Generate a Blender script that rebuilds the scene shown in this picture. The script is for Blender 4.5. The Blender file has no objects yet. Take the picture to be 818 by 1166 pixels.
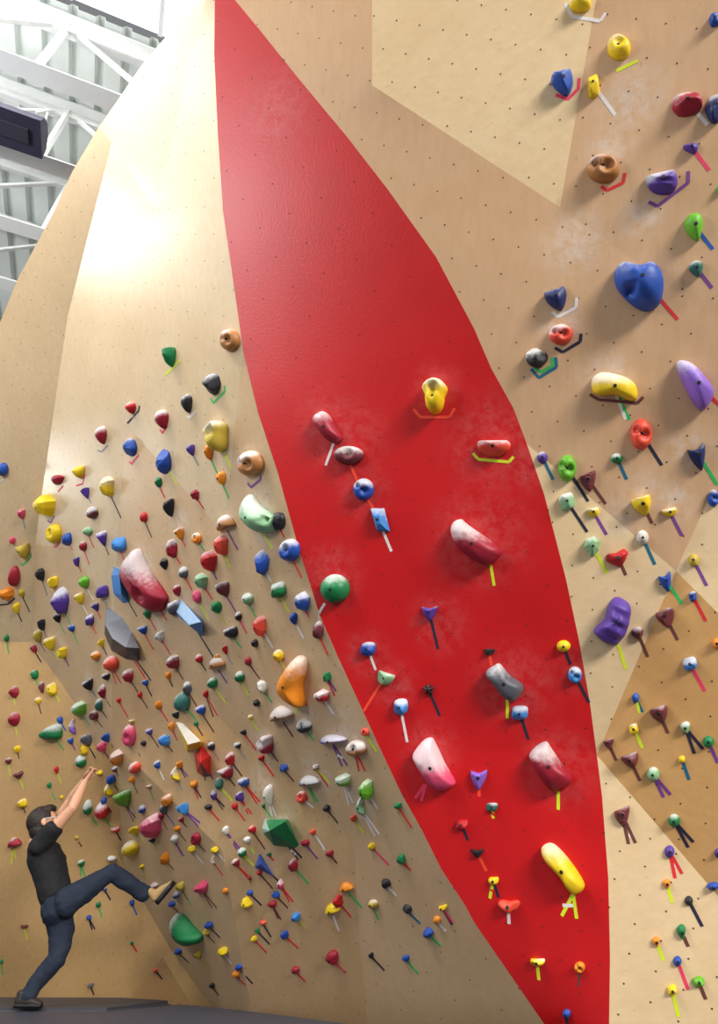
import bpy, bmesh, math, random
from mathutils import Vector, Matrix, noise
from mathutils.bvhtree import BVHTree
from mathutils.geometry import tessellate_polygon
random.seed(7)
SC = bpy.context.scene
COL = SC.collection
# ================================================================ camera
F_PX = 700.0; PITCH = math.radians(35.4); CAM_H = 0.45
cp, sp = math.cos(PITCH), math.sin(PITCH)
cam_d = bpy.data.cameras.new('camera'); cam = bpy.data.objects.new('camera', cam_d); COL.objects.link(cam)
cam_d.sensor_fit = 'VERTICAL'; cam_d.sensor_height = 24.0; cam_d.lens = 24.0 * F_PX / 1166.0
cam_d.clip_start = 0.02; cam_d.clip_end = 200
cam.location = (0, 0, CAM_H); cam.rotation_euler = (math.pi/2 + PITCH, 0, 0)
SC.camera = cam
# ================================================================ world, lights, exposure
world = bpy.data.worlds.new('world'); SC.world = world; world.use_nodes = True
wn = world.node_tree
wn.nodes['Background'].inputs[0].default_value = (0.93, 0.96, 1.0, 1)
wn.nodes['Background'].inputs[1].default_value = 0.20
def area(name, loc, target, sx, sy, power, color=(1, 1, 1)):
    l = bpy.data.lights.new(name, 'AREA'); l.shape = 'RECTANGLE'; l.size = sx; l.size_y = sy
    l.energy = power; l.color = color
    o = bpy.data.objects.new(name, l); COL.objects.link(o); o.location = loc
    o.rotation_euler = (Vector(target) - Vector(loc)).to_track_quat('-Z', 'Y').to_euler()
    return o
area('window_daylight', (13.0, -17.0, 9.0), (-1.5, 6.5, 1.5), 9, 5, 6300, (1.0, 0.96, 0.90))
area('skylight_band', (-4.6, 1.4, 8.8), (-2.1, 3.0, 5.6), 3.2, 2.4, 170, (1.0, 0.98, 0.96)).data.spread = math.radians(95)
area('clerestory_window', (-9.6, 2.5, 8.3), (-1.6, 3.0, 5.2), 2.0, 1.5, 150, (1.0, 1.0, 1.0))
area('clerestory_window', (-9.7, 7.4, 5.9), (-4.3, 6.0, 5.1), 1.4, 1.2, 60, (1.0, 1.0, 1.0))
area('added_ceiling_fill', (-7.0, -1.0, 4.6), (-5.5, 3.6, 9.3), 3, 1.5, 330, (0.97, 0.99, 1.0))  # added fill lamp, no such fixture in the hall; brightens the ceiling
SC.view_settings.view_transform = 'Standard'; SC.view_settings.look = 'None'
SC.view_settings.exposure = 0.24; SC.view_settings.gamma = 1.0
SC.view_settings.use_curve_mapping = False
# ================================================================ projection helpers (photo pixel -> place)
def ray(px, py):
    a = (px - 409.0) / F_PX; v = (py - 583.0) / F_PX
    return Vector((a, cp + v*sp, sp - v*cp))
CAMP = Vector((0, 0, CAM_H))
def at_w(px, py, w): return CAMP + ray(px, py) / w
def at_y(px, py, Y):
    r = ray(px, py); return CAMP + r * (Y / r.y)
def at_z(px, py, z):
    r = ray(px, py); return CAMP + r * ((z - CAM_H) / r.z)
def proj(p):
    d = p - CAMP; zc = d.y*cp + d.z*sp
    return 409 + F_PX*d.x/zc, 583 - F_PX*(-d.y*sp + d.z*cp)/zc
def lin(c): return tuple(((x/255)/12.92 if x/255 <= .04045 else ((x/255+.055)/1.055)**2.4) for x in c) + (1,)
# ================================================================ materials
def new_mat(name):
    m = bpy.data.materials.new(name); m.use_nodes = True
    return m, m.node_tree, m.node_tree.nodes['Principled BSDF']
def N(nt, t, **kw):
    n = nt.nodes.new(t)
    for k, v in kw.items(): setattr(n, k, v)
    return n
def simple_mat(name, rgb, rough=.6, var=.12, scale=25, bump=0.0, metal=0.0, coat=0.0):
    m, nt, b = new_mat(name)
    tc = N(nt, 'ShaderNodeTexCoord'); nz = N(nt, 'ShaderNodeTexNoise')
    nz.inputs['Scale'].default_value = scale; nz.inputs['Detail'].default_value = 5
    nt.links.new(tc.outputs['Object'], nz.inputs['Vector'])
    mx = N(nt, 'ShaderNodeMix', data_type='RGBA')
    c = lin(rgb)
    mx.inputs[6].default_value = tuple(x*(1-var) for x in c[:3]) + (1,)
    mx.inputs[7].default_value = tuple(min(1, x*(1+var)) for x in c[:3]) + (1,)
    nt.links.new(nz.outputs['Fac'], mx.inputs[0]); nt.links.new(mx.outputs[2], b.inputs['Base Color'])
    b.inputs['Roughness'].default_value = rough; b.inputs['Metallic'].default_value = metal
    b.inputs['Coat Weight'].default_value = coat
    if bump:
        bp = N(nt, 'ShaderNodeBump'); bp.inputs['Strength'].default_value = bump; bp.inputs['Distance'].default_value = .01
        nt.links.new(nz.outputs['Fac'], bp.inputs['Height']); nt.links.new(bp.outputs[0], b.inputs['Normal'])
    return m
CHALK = []            # (world point, radius) of chalk clouds left on the panels by hands
def chalk_nodes(nt, color_socket, points, strength=.55):
    """chalk dust patches: distance to a grip point, broken up by noise"""
    geo = N(nt, 'ShaderNodeNewGeometry'); nz = N(nt, 'ShaderNodeTexNoise')
    nz.inputs['Scale'].default_value = 14; nz.inputs['Detail'].default_value = 6; nz.inputs['Roughness'].default_value = .7
    nt.links.new(geo.outputs['Position'], nz.inputs['Vector'])
    acc = None
    for p, r in points:
        d = N(nt, 'ShaderNodeVectorMath', operation='DISTANCE'); d.inputs[1].default_value = p
        nt.links.new(geo.outputs['Position'], d.inputs[0])
        mr = N(nt, 'ShaderNodeMapRange', interpolation_type='SMOOTHSTEP')
        mr.inputs['From Min'].default_value = r; mr.inputs['From Max'].default_value = r*.15
        nt.links.new(d.outputs['Value'], mr.inputs['Value'])
        if acc is None: acc = mr.outputs[0]
        else:
            mm = N(nt, 'ShaderNodeMath', operation='MAXIMUM'); nt.links.new(acc, mm.inputs[0]); nt.links.new(mr.outputs[0], mm.inputs[1]); acc = mm.outputs[0]
    cr = N(nt, 'ShaderNodeMapRange'); cr.inputs['From Min'].default_value = .38; cr.inputs['From Max'].default_value = .68
    nt.links.new(nz.outputs['Fac'], cr.inputs['Value'])
    mu = N(nt, 'ShaderNodeMath', operation='MULTIPLY'); nt.links.new(acc, mu.inputs[0]); nt.links.new(cr.outputs[0], mu.inputs[1])
    m2 = N(nt, 'ShaderNodeMath', operation='MULTIPLY'); nt.links.new(mu.outputs[0], m2.inputs[0]); m2.inputs[1].default_value = strength
    mx = N(nt, 'ShaderNodeMix', data_type='RGBA'); mx.inputs[7].default_value = (.82, .8, .78, 1)
    nt.links.new(m2.outputs[0], mx.inputs[0]); nt.links.new(color_socket, mx.inputs[6])
    return mx.outputs[2]
def ply_mat(name, rgb, grain, chalk, rough=.36, spec=.5, coat=.25):
    """varnished birch plywood: long grain streaks along the world direction grain, blotches, fine fleck"""
    m, nt, b = new_mat(name)
    geo = N(nt, 'ShaderNodeNewGeometry')
    mp = N(nt, 'ShaderNodeMapping')
    q = Vector(grain).normalized().to_track_quat('Z', 'Y').to_euler()
    mp.vector_type = 'TEXTURE'; mp.inputs['Rotation'].default_value = q; mp.inputs['Scale'].default_value = (.07, .07, 1.1)
    nt.links.new(geo.outputs['Position'], mp.inputs['Vector'])
    n1 = N(nt, 'ShaderNodeTexNoise'); n1.inputs['Scale'].default_value = 1.5; n1.inputs['Detail'].default_value = 6; n1.inputs['Roughness'].default_value = .62
    nt.links.new(mp.outputs[0], n1.inputs['Vector'])
    n2 = N(nt, 'ShaderNodeTexNoise'); n2.inputs['Scale'].default_value = 1.7; n2.inputs['Detail'].default_value = 5
    nt.links.new(geo.outputs['Position'], n2.inputs['Vector'])
    n3 = N(nt, 'ShaderNodeTexNoise'); n3.inputs['Scale'].default_value = 9; n3.inputs['Detail'].default_value = 4; n3.inputs['Roughness'].default_value = .7
    mp2 = N(nt, 'ShaderNodeMapping'); mp2.vector_type = 'TEXTURE'; mp2.inputs['Rotation'].default_value = q; mp2.inputs['Scale'].default_value = (.35, .35, 1.6)
    nt.links.new(geo.outputs['Position'], mp2.inputs['Vector']); nt.links.new(mp2.outputs[0], n3.inputs['Vector'])
    c = lin(rgb)
    r1 = N(nt, 'ShaderNodeMix', data_type='RGBA')
    r1.inputs[6].default_value = (c[0]*.86, c[1]*.82, c[2]*.75, 1); r1.inputs[7].default_value = (min(1, c[0]*1.08), min(1, c[1]*1.1), min(1, c[2]*1.16), 1)
    nt.links.new(n1.outputs['Fac'], r1.inputs[0])
    mr = N(nt, 'ShaderNodeMapRange'); mr.inputs['From Min'].default_value = .42; mr.inputs['From Max'].default_value = .72; mr.inputs['To Max'].default_value = .35
    nt.links.new(n2.outputs['Fac'], mr.inputs['Value'])
    r2 = N(nt, 'ShaderNodeMix', data_type='RGBA'); r2.inputs[7].default_value = (c[0]*.8, c[1]*.72, c[2]*.6, 1)
    nt.links.new(mr.outputs[0], r2.inputs[0]); nt.links.new(r1.outputs[2], r2.inputs[6])
    mr3 = N(nt, 'ShaderNodeMapRange'); mr3.inputs['From Min'].default_value = .63; mr3.inputs['From Max'].default_value = .75; mr3.inputs['To Max'].default_value = .45
    nt.links.new(n3.outputs['Fac'], mr3.inputs['Value'])
    r3 = N(nt, 'ShaderNodeMix', data_type='RGBA'); r3.inputs[7].default_value = (c[0]*.62, c[1]*.52, c[2]*.42, 1)
    nt.links.new(mr3.outputs[0], r3.inputs[0]); nt.links.new(r2.outputs[2], r3.inputs[6])
    out = r3.outputs[2]
    if chalk: out = chalk_nodes(nt, out, chalk, .42)
    nt.links.new(out, b.inputs['Base Color'])
    b.inputs['Roughness'].default_value = rough; b.inputs['Specular IOR Level'].default_value = spec
    b.inputs['Coat Weight'].default_value = coat; b.inputs['Coat Roughness'].default_value = .22
    bp = N(nt, 'ShaderNodeBump'); bp.inputs['Strength'].default_value = .08; bp.inputs['Distance'].default_value = .01
    nt.links.new(n1.outputs['Fac'], bp.inputs['Height']); nt.links.new(bp.outputs[0], b.inputs['Normal'])
    return m
# ================================================================ object helpers
def link(name, me, mat=None, parent=None):
    o = bpy.data.objects.new(name, me); COL.objects.link(o)
    if mat: me.materials.append(mat)
    if parent: o.parent = parent
    return o
def from_bm(name, bm, mat=None, parent=None, smooth=False):
    bmesh.ops.recalc_face_normals(bm, faces=bm.faces)
    me = bpy.data.meshes.new(name); bm.to_mesh(me); bm.free()
    if smooth:
        for p in me.polygons: p.use_smooth = True
    return link(name, me, mat, parent)
def tag(o, label=None, cat=None, group=None, kind=None):
    if label: o['label'] = label
    if cat: o['category'] = cat
    if group: o['group'] = group
    if kind: o['kind'] = kind
    return o
def empty(name, loc=(0, 0, 0)):
    o = bpy.data.objects.new(name, None); COL.objects.link(o); o.location = loc; o.empty_display_size = .1
    return o
def rebase(o, origin):
    """put the object's origin at a world point without moving its vertices"""
    o.data.transform(Matrix.Translation(-Vector(origin))); o.location = origin
def add_box(bm, c, ax, ay, az):
    c = Vector(c); ax = Vector(ax); ay = Vector(ay); az = Vector(az)
    vs = [bm.verts.new(c + ax*i + ay*j + az*k) for i in (-1, 1) for j in (-1, 1) for k in (-1, 1)]
    for f in ((0,1,3,2), (4,6,7,5), (0,4,5,1), (2,3,7,6), (0,2,6,4), (1,5,7,3)): bm.faces.new([vs[i] for i in f])
def add_bar(bm, a, b, w, h, up=Vector((0, 0, 1))):
    a = Vector(a); b = Vector(b); d = b - a; s = d.cross(up)
    if s.length < 1e-4: s = d.cross(Vector((0, 1, 0)))
    s.normalize(); u = s.cross(d).normalized()
    add_box(bm, (a+b)/2, d/2, s*w/2, u*h/2)
def add_tube(bm, pts, rad, seg=10, cap=True):
    rings = []
    for i, p in enumerate(pts):
        p = Vector(p); d = (Vector(pts[min(i+1, len(pts)-1)]) - Vector(pts[max(i-1, 0)])).normalized()
        s = d.cross(Vector((0, 0, 1)))
        if s.length < .05: s = d.cross(Vector((0, 1, 0)))
        s.normalize(); u = s.cross(d)
        r = rad[i] if isinstance(rad, (list, tuple)) else rad
        rings.append([bm.verts.new(p + (s*math.cos(t) + u*math.sin(t))*r) for t in [2*math.pi*k/seg for k in range(seg)]])
    for a, b in zip(rings, rings[1:]):
        for k in range(seg): bm.faces.new((a[k], a[(k+1) % seg], b[(k+1) % seg], b[k]))
    if cap: bm.faces.new(rings[0][::-1]); bm.faces.new(rings[-1])
# ================================================================ the climbing wall
RL = [(245,-20,0.21777),(244,60,0.21331),(248,150,0.20949),(254,240,0.20652),(269,343,0.20502),(277,400,0.20543),(294,470,0.20797),(317,540,0.21094),(339,620,0.21348),(364,700,0.21681),(386,750,0.22051),(409,800,0.22479),(432,850,0.22907),(457,903,0.23388),(480,944,0.23835),(503,990,0.24317),(530,1031,0.24871),(540,1050,0.25105),(580,1108,0.25996),(620,1166,0.26907),(668,1240,0.27942)]
RR = [(251,-20,0.21861),(295,33,0.22199),(339,88,0.22539),(394,154,0.22960),(442,216,0.23322),(497,293,0.23698),(540,374,0.23946),(560,420,0.24040),(585,465,0.24163),(600,505,0.24253),(620,563,0.24526),(645,660,0.24909),(660,731,0.25152),(672,800,0.25344),(680,860,0.25497),(686,908,0.25987),(693,1000,0.26992),(695,1088,0.27901),(694,1166,0.28669),(694,1240,0.29376)]
V = {
 'e0': (-80,520,0.12827), 'l1': (0,367,0.14727), 'l2': (21,316,0.15313), 'l3': (62,240,0.16267), 'l4': (82,196,0.16789), 'l5': (113,144,0.17409),
 'l5b': (137,110,0.18227), 'l6': (161,75,0.19110), 'l7': (192,38,0.20191), 'l8': (236,-8,0.21572),
 'a1': (127,163,0.17547), 'a2': (177,240,0.18459), 'k1': (77,360,0.15332), 'k2': (48,560,0.13488), 'k3': (40,620,0.12921), 'k4': (36,731,0.12225),
 'e1': (-80,731,0.11284), 'd1': (79,624,0.13873), 'd2': (130,698,0.14749), 'd3': (139,540,0.15836), 'd4': (132,646,0.15067),
 'c1': (147,487,0.16350), 'c2': (253,605,0.18752), 'c3': (260,560,0.19194), 'm1': (127,790,0.14483), 'm2': (128,845,0.14121), 'm3': (108,850,0.13519), 'm4': (85,800,0.13049),
 'h1': (106,905,0.13559), 'h2': (137,925,0.13626), 'h3': (141,988,0.13558), 'h4': (195,1082,0.14662), 'h5': (240,1145,0.15771), 'h6': (185,1090,0.14624), 'h7': (150,1133,0.14366), 'h8': (217,1142,0.15303),
 'hb0': (-80,1210,0.12958), 'hb1': (150,1210,0.14705), 'hb2': (217,1210,0.15658), 'hb3': (243,1200,0.15733), 'hb4': (292,1210,0.17941), 'hb5': (424,1230,0.20876), 'hb6': (668,1240,0.28200),
 'g1': (176,741,0.15734), 'g2': (270,838,0.17926), 'g3': (404,957,0.21103), 'g4': (407,1040,0.20954), 'g5': (418,1162,0.20924), 'g6': (288,1155,0.18061),
 'g7': (163,878,0.15323), 'g8': (253,968,0.17834), 'g9': (259,1000,0.17876), 'g10': (276,1098,0.17959),
 't0': (330,-220,0.23431), 't1': (424,-220,0.24524), 't2': (424,97,0.23689), 't3': (638,236,0.25241), 't4': (679,0,0.26110), 't5': (702,-220,0.26889), 't6': (960,-220,0.30736),
 't7': (960,467,0.28688), 't8': (818,365,0.27159), 'n1': (770,650,0.26072), 'n2': (808,566,0.26394), 'n3': (960,500,0.28146), 'o1': (818,698,0.27222), 'o2': (960,845,0.30049),
 'o3': (960,1165,0.31264), 'o4': (818,1020,0.28385), 'q1': (960,1240,0.31997), 'q2': (694,1240,0.29417), 'k0': (0,560,0.12700),
}
for i, (x, y, w) in enumerate(RL): V['L%d' % i] = (x, y, w)
for i, (x, y, w) in enumerate(RR): V['R%d' % i] = (x, y, w)
Ls = lambda a, b: ['L%d' % i for i in (range(a, b+1) if a <= b else range(a, b-1, -1))]
Rs = lambda a, b: ['R%d' % i for i in (range(a, b+1) if a <= b else range(a, b-1, -1))]
# facet: name, vertex ring, tone, wall
FACETS = [
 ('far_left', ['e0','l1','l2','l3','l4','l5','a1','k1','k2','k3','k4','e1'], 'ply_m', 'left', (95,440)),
 ('climber', ['e1','k4','m4','m3','h1','h3','h4','h6','h7','hb1','hb0'], 'ply_b', 'left', (60,1000)),
 ('base_triangle', ['h6','h8','hb2','hb1','h7'], 'ply_b2', 'left', (180,1125)),
 ('base_strip', ['h4','h5','hb3','hb2','h8','h6'], 'ply_b', 'left', (210,1125)),
 ('sliver', ['m3','m2','h2','h3','h1'], 'ply_b', 'left', (125,900)),
 ('scoop', ['k4','k3','d1','d2','m1','m2','m3','m4'], 'ply_c', 'left', (85,700)),
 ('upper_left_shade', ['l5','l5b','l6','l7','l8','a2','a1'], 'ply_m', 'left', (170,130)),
 ('upper_left_bright', ['a1','a2','l8','L0','L1','L2','L3','L4','L5','c3','c2','c1','d3','d4','d2','d1','k3','k2','k1'], 'ply_a', 'left', (200,350)),
 ('middle', ['c1','c2','c3'] + Ls(5, 20) + ['hb5','g5','g4','g3','g2','g1','d2','d4','d3'], 'ply_c', 'left', (300,750)),
 ('lower_middle', ['d2','g1','g2','g3','g4','g5','hb5','hb4','g6','g10','g9','g8','g7','m2','m1'], 'ply_g', 'left', (330,1000)),
 ('lower_shade', ['m2','g7','g8','g9','g10','g6','hb4','hb3','h5','h4','h3','h2'], 'ply_c', 'left', (210,1000)),
 ('upper_right_pale', ['t1','t5','t4','t3','t2'], 'ply_d', 'right', (560,80)),
 ('upper_right', ['t5','t6','t7','t8','t3','t4'], 'ply_e', 'right', (740,150)),
 ('right_main', ['t0','t1','t2','t3','t8','t7','n3','n2','n1'] + Rs(9, 0) + ['L0'], 'ply_e', 'right', (600,350)),
 ('right_pale', ['n1','R14','R13','R12','R11','R10','R9'], 'ply_d', 'right', (680,650)),
 ('right_edge', ['n1','n2','n3','o2','o1'], 'ply_d', 'right', (805,620)),
 ('right_amber', ['n1','o1','o2','o3','o4','R14'], 'ply_f', 'right', (760,800)),
 ('right_base', ['R14','o4','o3','q1','q2','R18','R17','R16','R15'], 'ply_d', 'right', (750,1050)),
]
# red leaf: ruled surface between its two curved edges
def edge_at(E, y):
    for a, b in zip(E, E[1:]):
        if a[1] <= y <= b[1]:
            t = (y-a[1])/(b[1]-a[1]); return (a[0]+(b[0]-a[0])*t, y, a[2]+(b[2]-a[2])*t)
    return E[-1]
red_rows = sorted(set([p[1] for p in RL] + [p[1] for p in RR]))
def red_grid():
    rows = []
    for y in red_rows:
        a, b = edge_at(RL, y), edge_at(RR, y)
        n = 6
        rows.append([(a[0]+(b[0]-a[0])*i/n, y, a[2]+(b[2]-a[2])*i/n) for i in range(n+1)])
    return rows
RG = red_grid()
def mvc_w(poly, px, py):
    """smooth (mean value) blend of the inverse depths round a facet's rim; exact on the rim"""
    n = len(poly); d = []
    for x, y, w in poly:
        r = math.hypot(x-px, y-py)
        if r < 1e-4: return w
        d.append((x-px, y-py, r, w))
    tn = []
    for i in range(n):
        x0, y0, r0, w0 = d[i]; x1, y1, r1, w1 = d[(i+1) % n]
        cr = x0*y1-x1*y0; dt = x0*x1+y0*y1
        if abs(cr) < 1e-5*r0*r1 + 1e-9:
            if dt < 0: return (r1*w0+r0*w1)/(r0+r1)
            tn.append(0.0)
        else: tn.append((r0*r1-dt)/cr)
    num = den = 0.0
    for i in range(n):
        k = (tn[i-1]+tn[i])/d[i][2]; num += k*d[i][3]; den += k
    return num/den
POLY = {nm: [V[k] for k in ring] for nm, ring, tone, side, gp in FACETS}
def red_w(px, py):
    y = max(RL[0][1], min(RL[-1][1], py)); a, b = edge_at(RL, y), edge_at(RR, y)
    t = (px-a[0])/max(1e-6, b[0]-a[0]); return a[2]+(b[2]-a[2])*t
def which(px, py):
    y = max(RL[0][1], min(RL[-1][1], py)); a, b = edge_at(RL, y), edge_at(RR, y)
    if a[0] <= px <= b[0] and RL[0][1] <= py <= RL[-1][1]: return 'red'
    for nm, P in POLY.items():
        if inside(P, px, py): return nm
    best = None
    for nm, P in POLY.items():
        for (x1, y1, _), (x2, y2, _) in zip(P, P[1:]+P[:1]):
            L2 = (x2-x1)**2+(y2-y1)**2; t = max(0, min(1, ((px-x1)*(x2-x1)+(py-y1)*(y2-y1))/max(L2, 1e-9)))
            d = math.hypot(px-x1-t*(x2-x1), py-y1-t*(y2-y1))
            if best is None or d < best[0]: best = (d, nm)
    return best[1]
def inside(poly, x, y):
    c = False; n = len(poly)
    for i in range(n):
        x1, y1 = poly[i][:2]; x2, y2 = poly[(i+1) % n][:2]
        if (y1 > y) != (y2 > y) and x < (x2-x1)*(y-y1)/(y2-y1)+x1: c = not c
    return c
LOC = {}
def locate(px, py):
    key = (round(px, 2), round(py, 2))
    if key in LOC: return LOC[key]
    nm = which(px, py); f = red_w if nm == 'red' else (lambda x, y: mvc_w(POLY[nm], x, y))
    w = f(px, py); e = 3.0
    gx = (f(px+e, py)-f(px-e, py))/(2*e); gy = (f(px, py+e)-f(px, py-e))/(2*e)
    if abs(gx) > .002 or abs(gy) > .002:          # just outside the rim: use the facet's own middle slope
        gx = (f(px+.5, py)-f(px-.5, py)); gy = (f(px, py+.5)-f(px, py-.5))
    p = at_w(px, py, w); a = at_w(px+1, py, w+gx) - p; b = at_w(px, py+1, w+gy) - p
    n = a.cross(b).normalized()
    if n.dot(CAMP - p) < 0: n = -n
    LOC[key] = (p, n, nm); return LOC[key]
def on_plane(px, py, p0, n, h=0.0):
    r = ray(px, py); t = ((p0 + n*h) - CAMP).dot(n) / r.dot(n)
    return CAMP + r*t
def chalk_list(side):
    L = {'red': [(395,500,.42),(412,560,.3),(372,480,.35),(565,505,.5),(545,612,.5),(600,520,.35),(378,655,.35),(500,710,.3),(585,780,.4),(637,870,.35),(655,765,.2),(488,852,.3),(318,120,.42),(418,745,.25),(448,780,.25),(497,440,.25)],
         'left': [(393,832,.32),(360,882,.28),(325,808,.28),(345,812,.25),(297,575,.28),(300,608,.2),(165,640,.3),(205,595,.25),(255,585,.25),(210,690,.3),(300,845,.25),(182,715,.2),(70,735,.22),(20,620,.22),(250,765,.25),(320,935,.3),(300,890,.25),(262,870,.2),(102,775,.2),(410,915,.22)],
         'right': [(765,570,.2),(690,425,.22),(720,110,.3),(695,165,.22),(655,275,.3),(705,590,.2),(735,560,.2),(640,370,.2),(785,510,.2),(730,245,.2)]}[side]
    return [(tuple(locate(x, y)[0]), r) for x, y, r in L]
CL, CR, CRED = chalk_list('left'), chalk_list('right'), chalk_list('red')
PLY = {
 'ply_a': ply_mat('birch plywood varnished pale', (226,200,160), (.25,-.25,1), None, .34, .5, .22),
 'ply_b': ply_mat('birch plywood honey', (216,175,120), (.4,.3,1), CL[16:17], .42, .4, .12),
 'ply_m': ply_mat('birch plywood warm pale with shade in tone', (225,196,154), (.3,-.1,1), None, .34, .5, .2),  # glare on far_left and shade on upper_left_shade are put into this tone
 'ply_g': ply_mat('birch plywood dusty tan', (210,174,128), (.5,.5,1), CL, .40, .45, .12),
 'ply_b2': ply_mat('birch plywood honey shade toned', (200,158,106), (1,.1,.3), None, .42, .4, .12),  # honey plywood with the fold's shade put into its colour
 'ply_c': ply_mat('birch plywood tan', (215,182,140), (.5,.5,1), CL, .40, .45, .15),
 'ply_d': ply_mat('birch plywood pale right', (232,204,160), (.9,.2,.3), CR[5:6], .42, .4, .12),
 'ply_e': ply_mat('birch plywood rose tan', (216,176,136), (.1,-.5,1), CR, .40, .45, .15),
 'ply_f': ply_mat('birch plywood amber', (214,166,106), (.9,.2,.3), None, .42, .4, .12),
}
def red_mat():
    m, nt, b = new_mat('red painted plywood')
    geo = N(nt, 'ShaderNodeNewGeometry'); nz = N(nt, 'ShaderNodeTexNoise')
    nz.inputs['Scale'].default_value = 3; nz.inputs['Detail'].default_value = 6
    nt.links.new(geo.outputs['Position'], nz.inputs['Vector'])
    mx = N(nt, 'ShaderNodeMix', data_type='RGBA'); mx.inputs[6].default_value = lin((192,15,18)); mx.inputs[7].default_value = lin((210,24,27))
    nt.links.new(nz.outputs['Fac'], mx.inputs[0])
    out = chalk_nodes(nt, mx.outputs[2], CRED, .08)
    n2 = N(nt, 'ShaderNodeTexNoise'); n2.inputs['Scale'].default_value = 55; n2.inputs['Detail'].default_value = 3
    nt.links.new(geo.outputs['Position'], n2.inputs['Vector'])
    nt.links.new(out, b.inputs['Base Color']); b.inputs['Roughness'].default_value = .38
    b.inputs['Specular IOR Level'].default_value = .5
    bp = N(nt, 'ShaderNodeBump'); bp.inputs['Strength'].default_value = .25; bp.inputs['Distance'].default_value = .004
    nt.links.new(n2.outputs['Fac'], bp.inputs['Height']); nt.links.new(bp.outputs[0], b.inputs['Normal'])
    return m
M_RED = red_mat()
M_HOLE = simple_mat('dark bolt hole', (58, 40, 32), .8)
M_EDGE = simple_mat('plywood edge', (196, 150, 100), .6)
wall_left = tag(empty('wall_left', at_w(*V['h5'])), kind='structure')
wall_centre = tag(empty('wall_centre', at_w(*V['R18'])), kind='structure')
wall_right = tag(empty('wall_right', at_w(*V['q2'])), kind='structure')
WALL = {'left': wall_left, 'right': wall_right, 'red': wall_centre}
def solid(o):
    md = o.modifiers.new('thickness', 'SOLIDIFY'); md.thickness = .024; md.offset = -1
    return o
def keep_world(o, parent):
    o.parent = parent; o.matrix_parent_inverse = Matrix.Translation(-parent.location)
def orient_out(bm):
    for f in bm.faces:
        f.normal_update()
        if f.normal.dot(CAMP - f.calc_center_median()) < 0: f.normal_flip()
def sharp_rim(me):
    cnt = {}
    for p in me.polygons:
        for k in p.edge_keys: cnt[k] = cnt.get(k, 0)+1
    for e in me.edges:
        if cnt.get(tuple(sorted(e.vertices)), 0) == 1: e.use_edge_sharp = True
def facet_mesh(name, ring, mat, parent):
    from mathutils.geometry import delaunay_2d_cdt
    poly = [V[k] for k in ring]; P = []
    for p, q in zip(poly, poly[1:]+poly[:1]):
        n = max(1, int(math.hypot(q[0]-p[0], q[1]-p[1])/24))
        P += [(p[0]+(q[0]-p[0])*i/n, p[1]+(q[1]-p[1])*i/n) for i in range(n)]
    pts = [Vector(p) for p in P]; nb = len(pts)
    xs = [p.x for p in pts]; ys = [p.y for p in pts]
    y = min(ys)+11
    while y < max(ys):
        x = min(xs)+11
        while x < max(xs):
            if inside(poly, x, y) and all((x-q.x)**2+(y-q.y)**2 > 110 for q in pts[:nb]): pts.append(Vector((x, y)))
            x += 22
        y += 22
    vs, es, fs, *_ = delaunay_2d_cdt(pts, [(i, (i+1) % nb) for i in range(nb)], [list(range(nb))], 1, 1e-4)
    me = bpy.data.meshes.new(name)
    me.from_pydata([at_w(v.x, v.y, mvc_w(poly, v.x, v.y)) for v in vs], [], fs)
    bm = bmesh.new(); bm.from_mesh(me); orient_out(bm); bm.to_mesh(me); bm.free()
    for p in me.polygons: p.use_smooth = True
    sharp_rim(me)
    o = link(name, me, mat); keep_world(o, parent); solid(o)
    return o
def panel(name, polys, mat, parent, pts):
    bm = bmesh.new(); vm = {}
    def gv(q):
        if q not in vm: vm[q] = bm.verts.new(at_w(*q))
        return vm[q]
    for poly in polys:
        try: bm.faces.new([gv(q) for q in poly])
        except ValueError: pass
    orient_out(bm)
    me = bpy.data.meshes.new(name); bm.to_mesh(me); bm.free()
    o = link(name, me, mat); keep_world(o, parent); solid(o)
    return o
def nut_holes(parent_panel, wall, nm, poly, seed_px, da, db, rad=.0052):
    """threaded bolt holes drilled on a regular grid; seed pixel and the two grid steps seen in the photo fix the grid on the sheet"""
    bm = bmesh.new(); cnt = 0
    p0, n, _ = locate(*seed_px)
    a = on_plane(seed_px[0]+da[0], seed_px[1]+da[1], p0, n) - p0
    b = on_plane(seed_px[0]+db[0], seed_px[1]+db[1], p0, n) - p0
    a = a.normalized()*max(.15, min(.3, a.length)); b = b.normalized()*max(.15, min(.3, b.length))
    for i in range(-45, 46):
        for j in range(-45, 46):
            q = p0 + a*i + b*j
            if q.y < .2: continue
            x, y = proj(q)
            if not (-30 < x < 850 and -30 < y < 1175) or not inside(poly, x, y): continue
            pos, nn, _ = locate(x, y)
            u = nn.cross(Vector((0, 0, 1))).normalized(); v = nn.cross(u)
            c = pos + nn*.0015
            vs = [bm.verts.new(c + (u*math.cos(t)+v*math.sin(t))*rad) for t in [math.pi*k/4 for k in range(8)]]
            f = bm.faces.new(vs); f.normal_update()
            if f.normal.dot(nn) < 0: f.normal_flip()
            # a shallow recess ring gives each hole a lip
            cnt += 1
    me = bpy.data.meshes.new('bolt_hole'); bm.to_mesh(me); bm.free()
    o = link('bolt_hole', me, M_HOLE); o['kind'] = 'stuff'; o.parent = parent_panel
    return cnt
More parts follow.
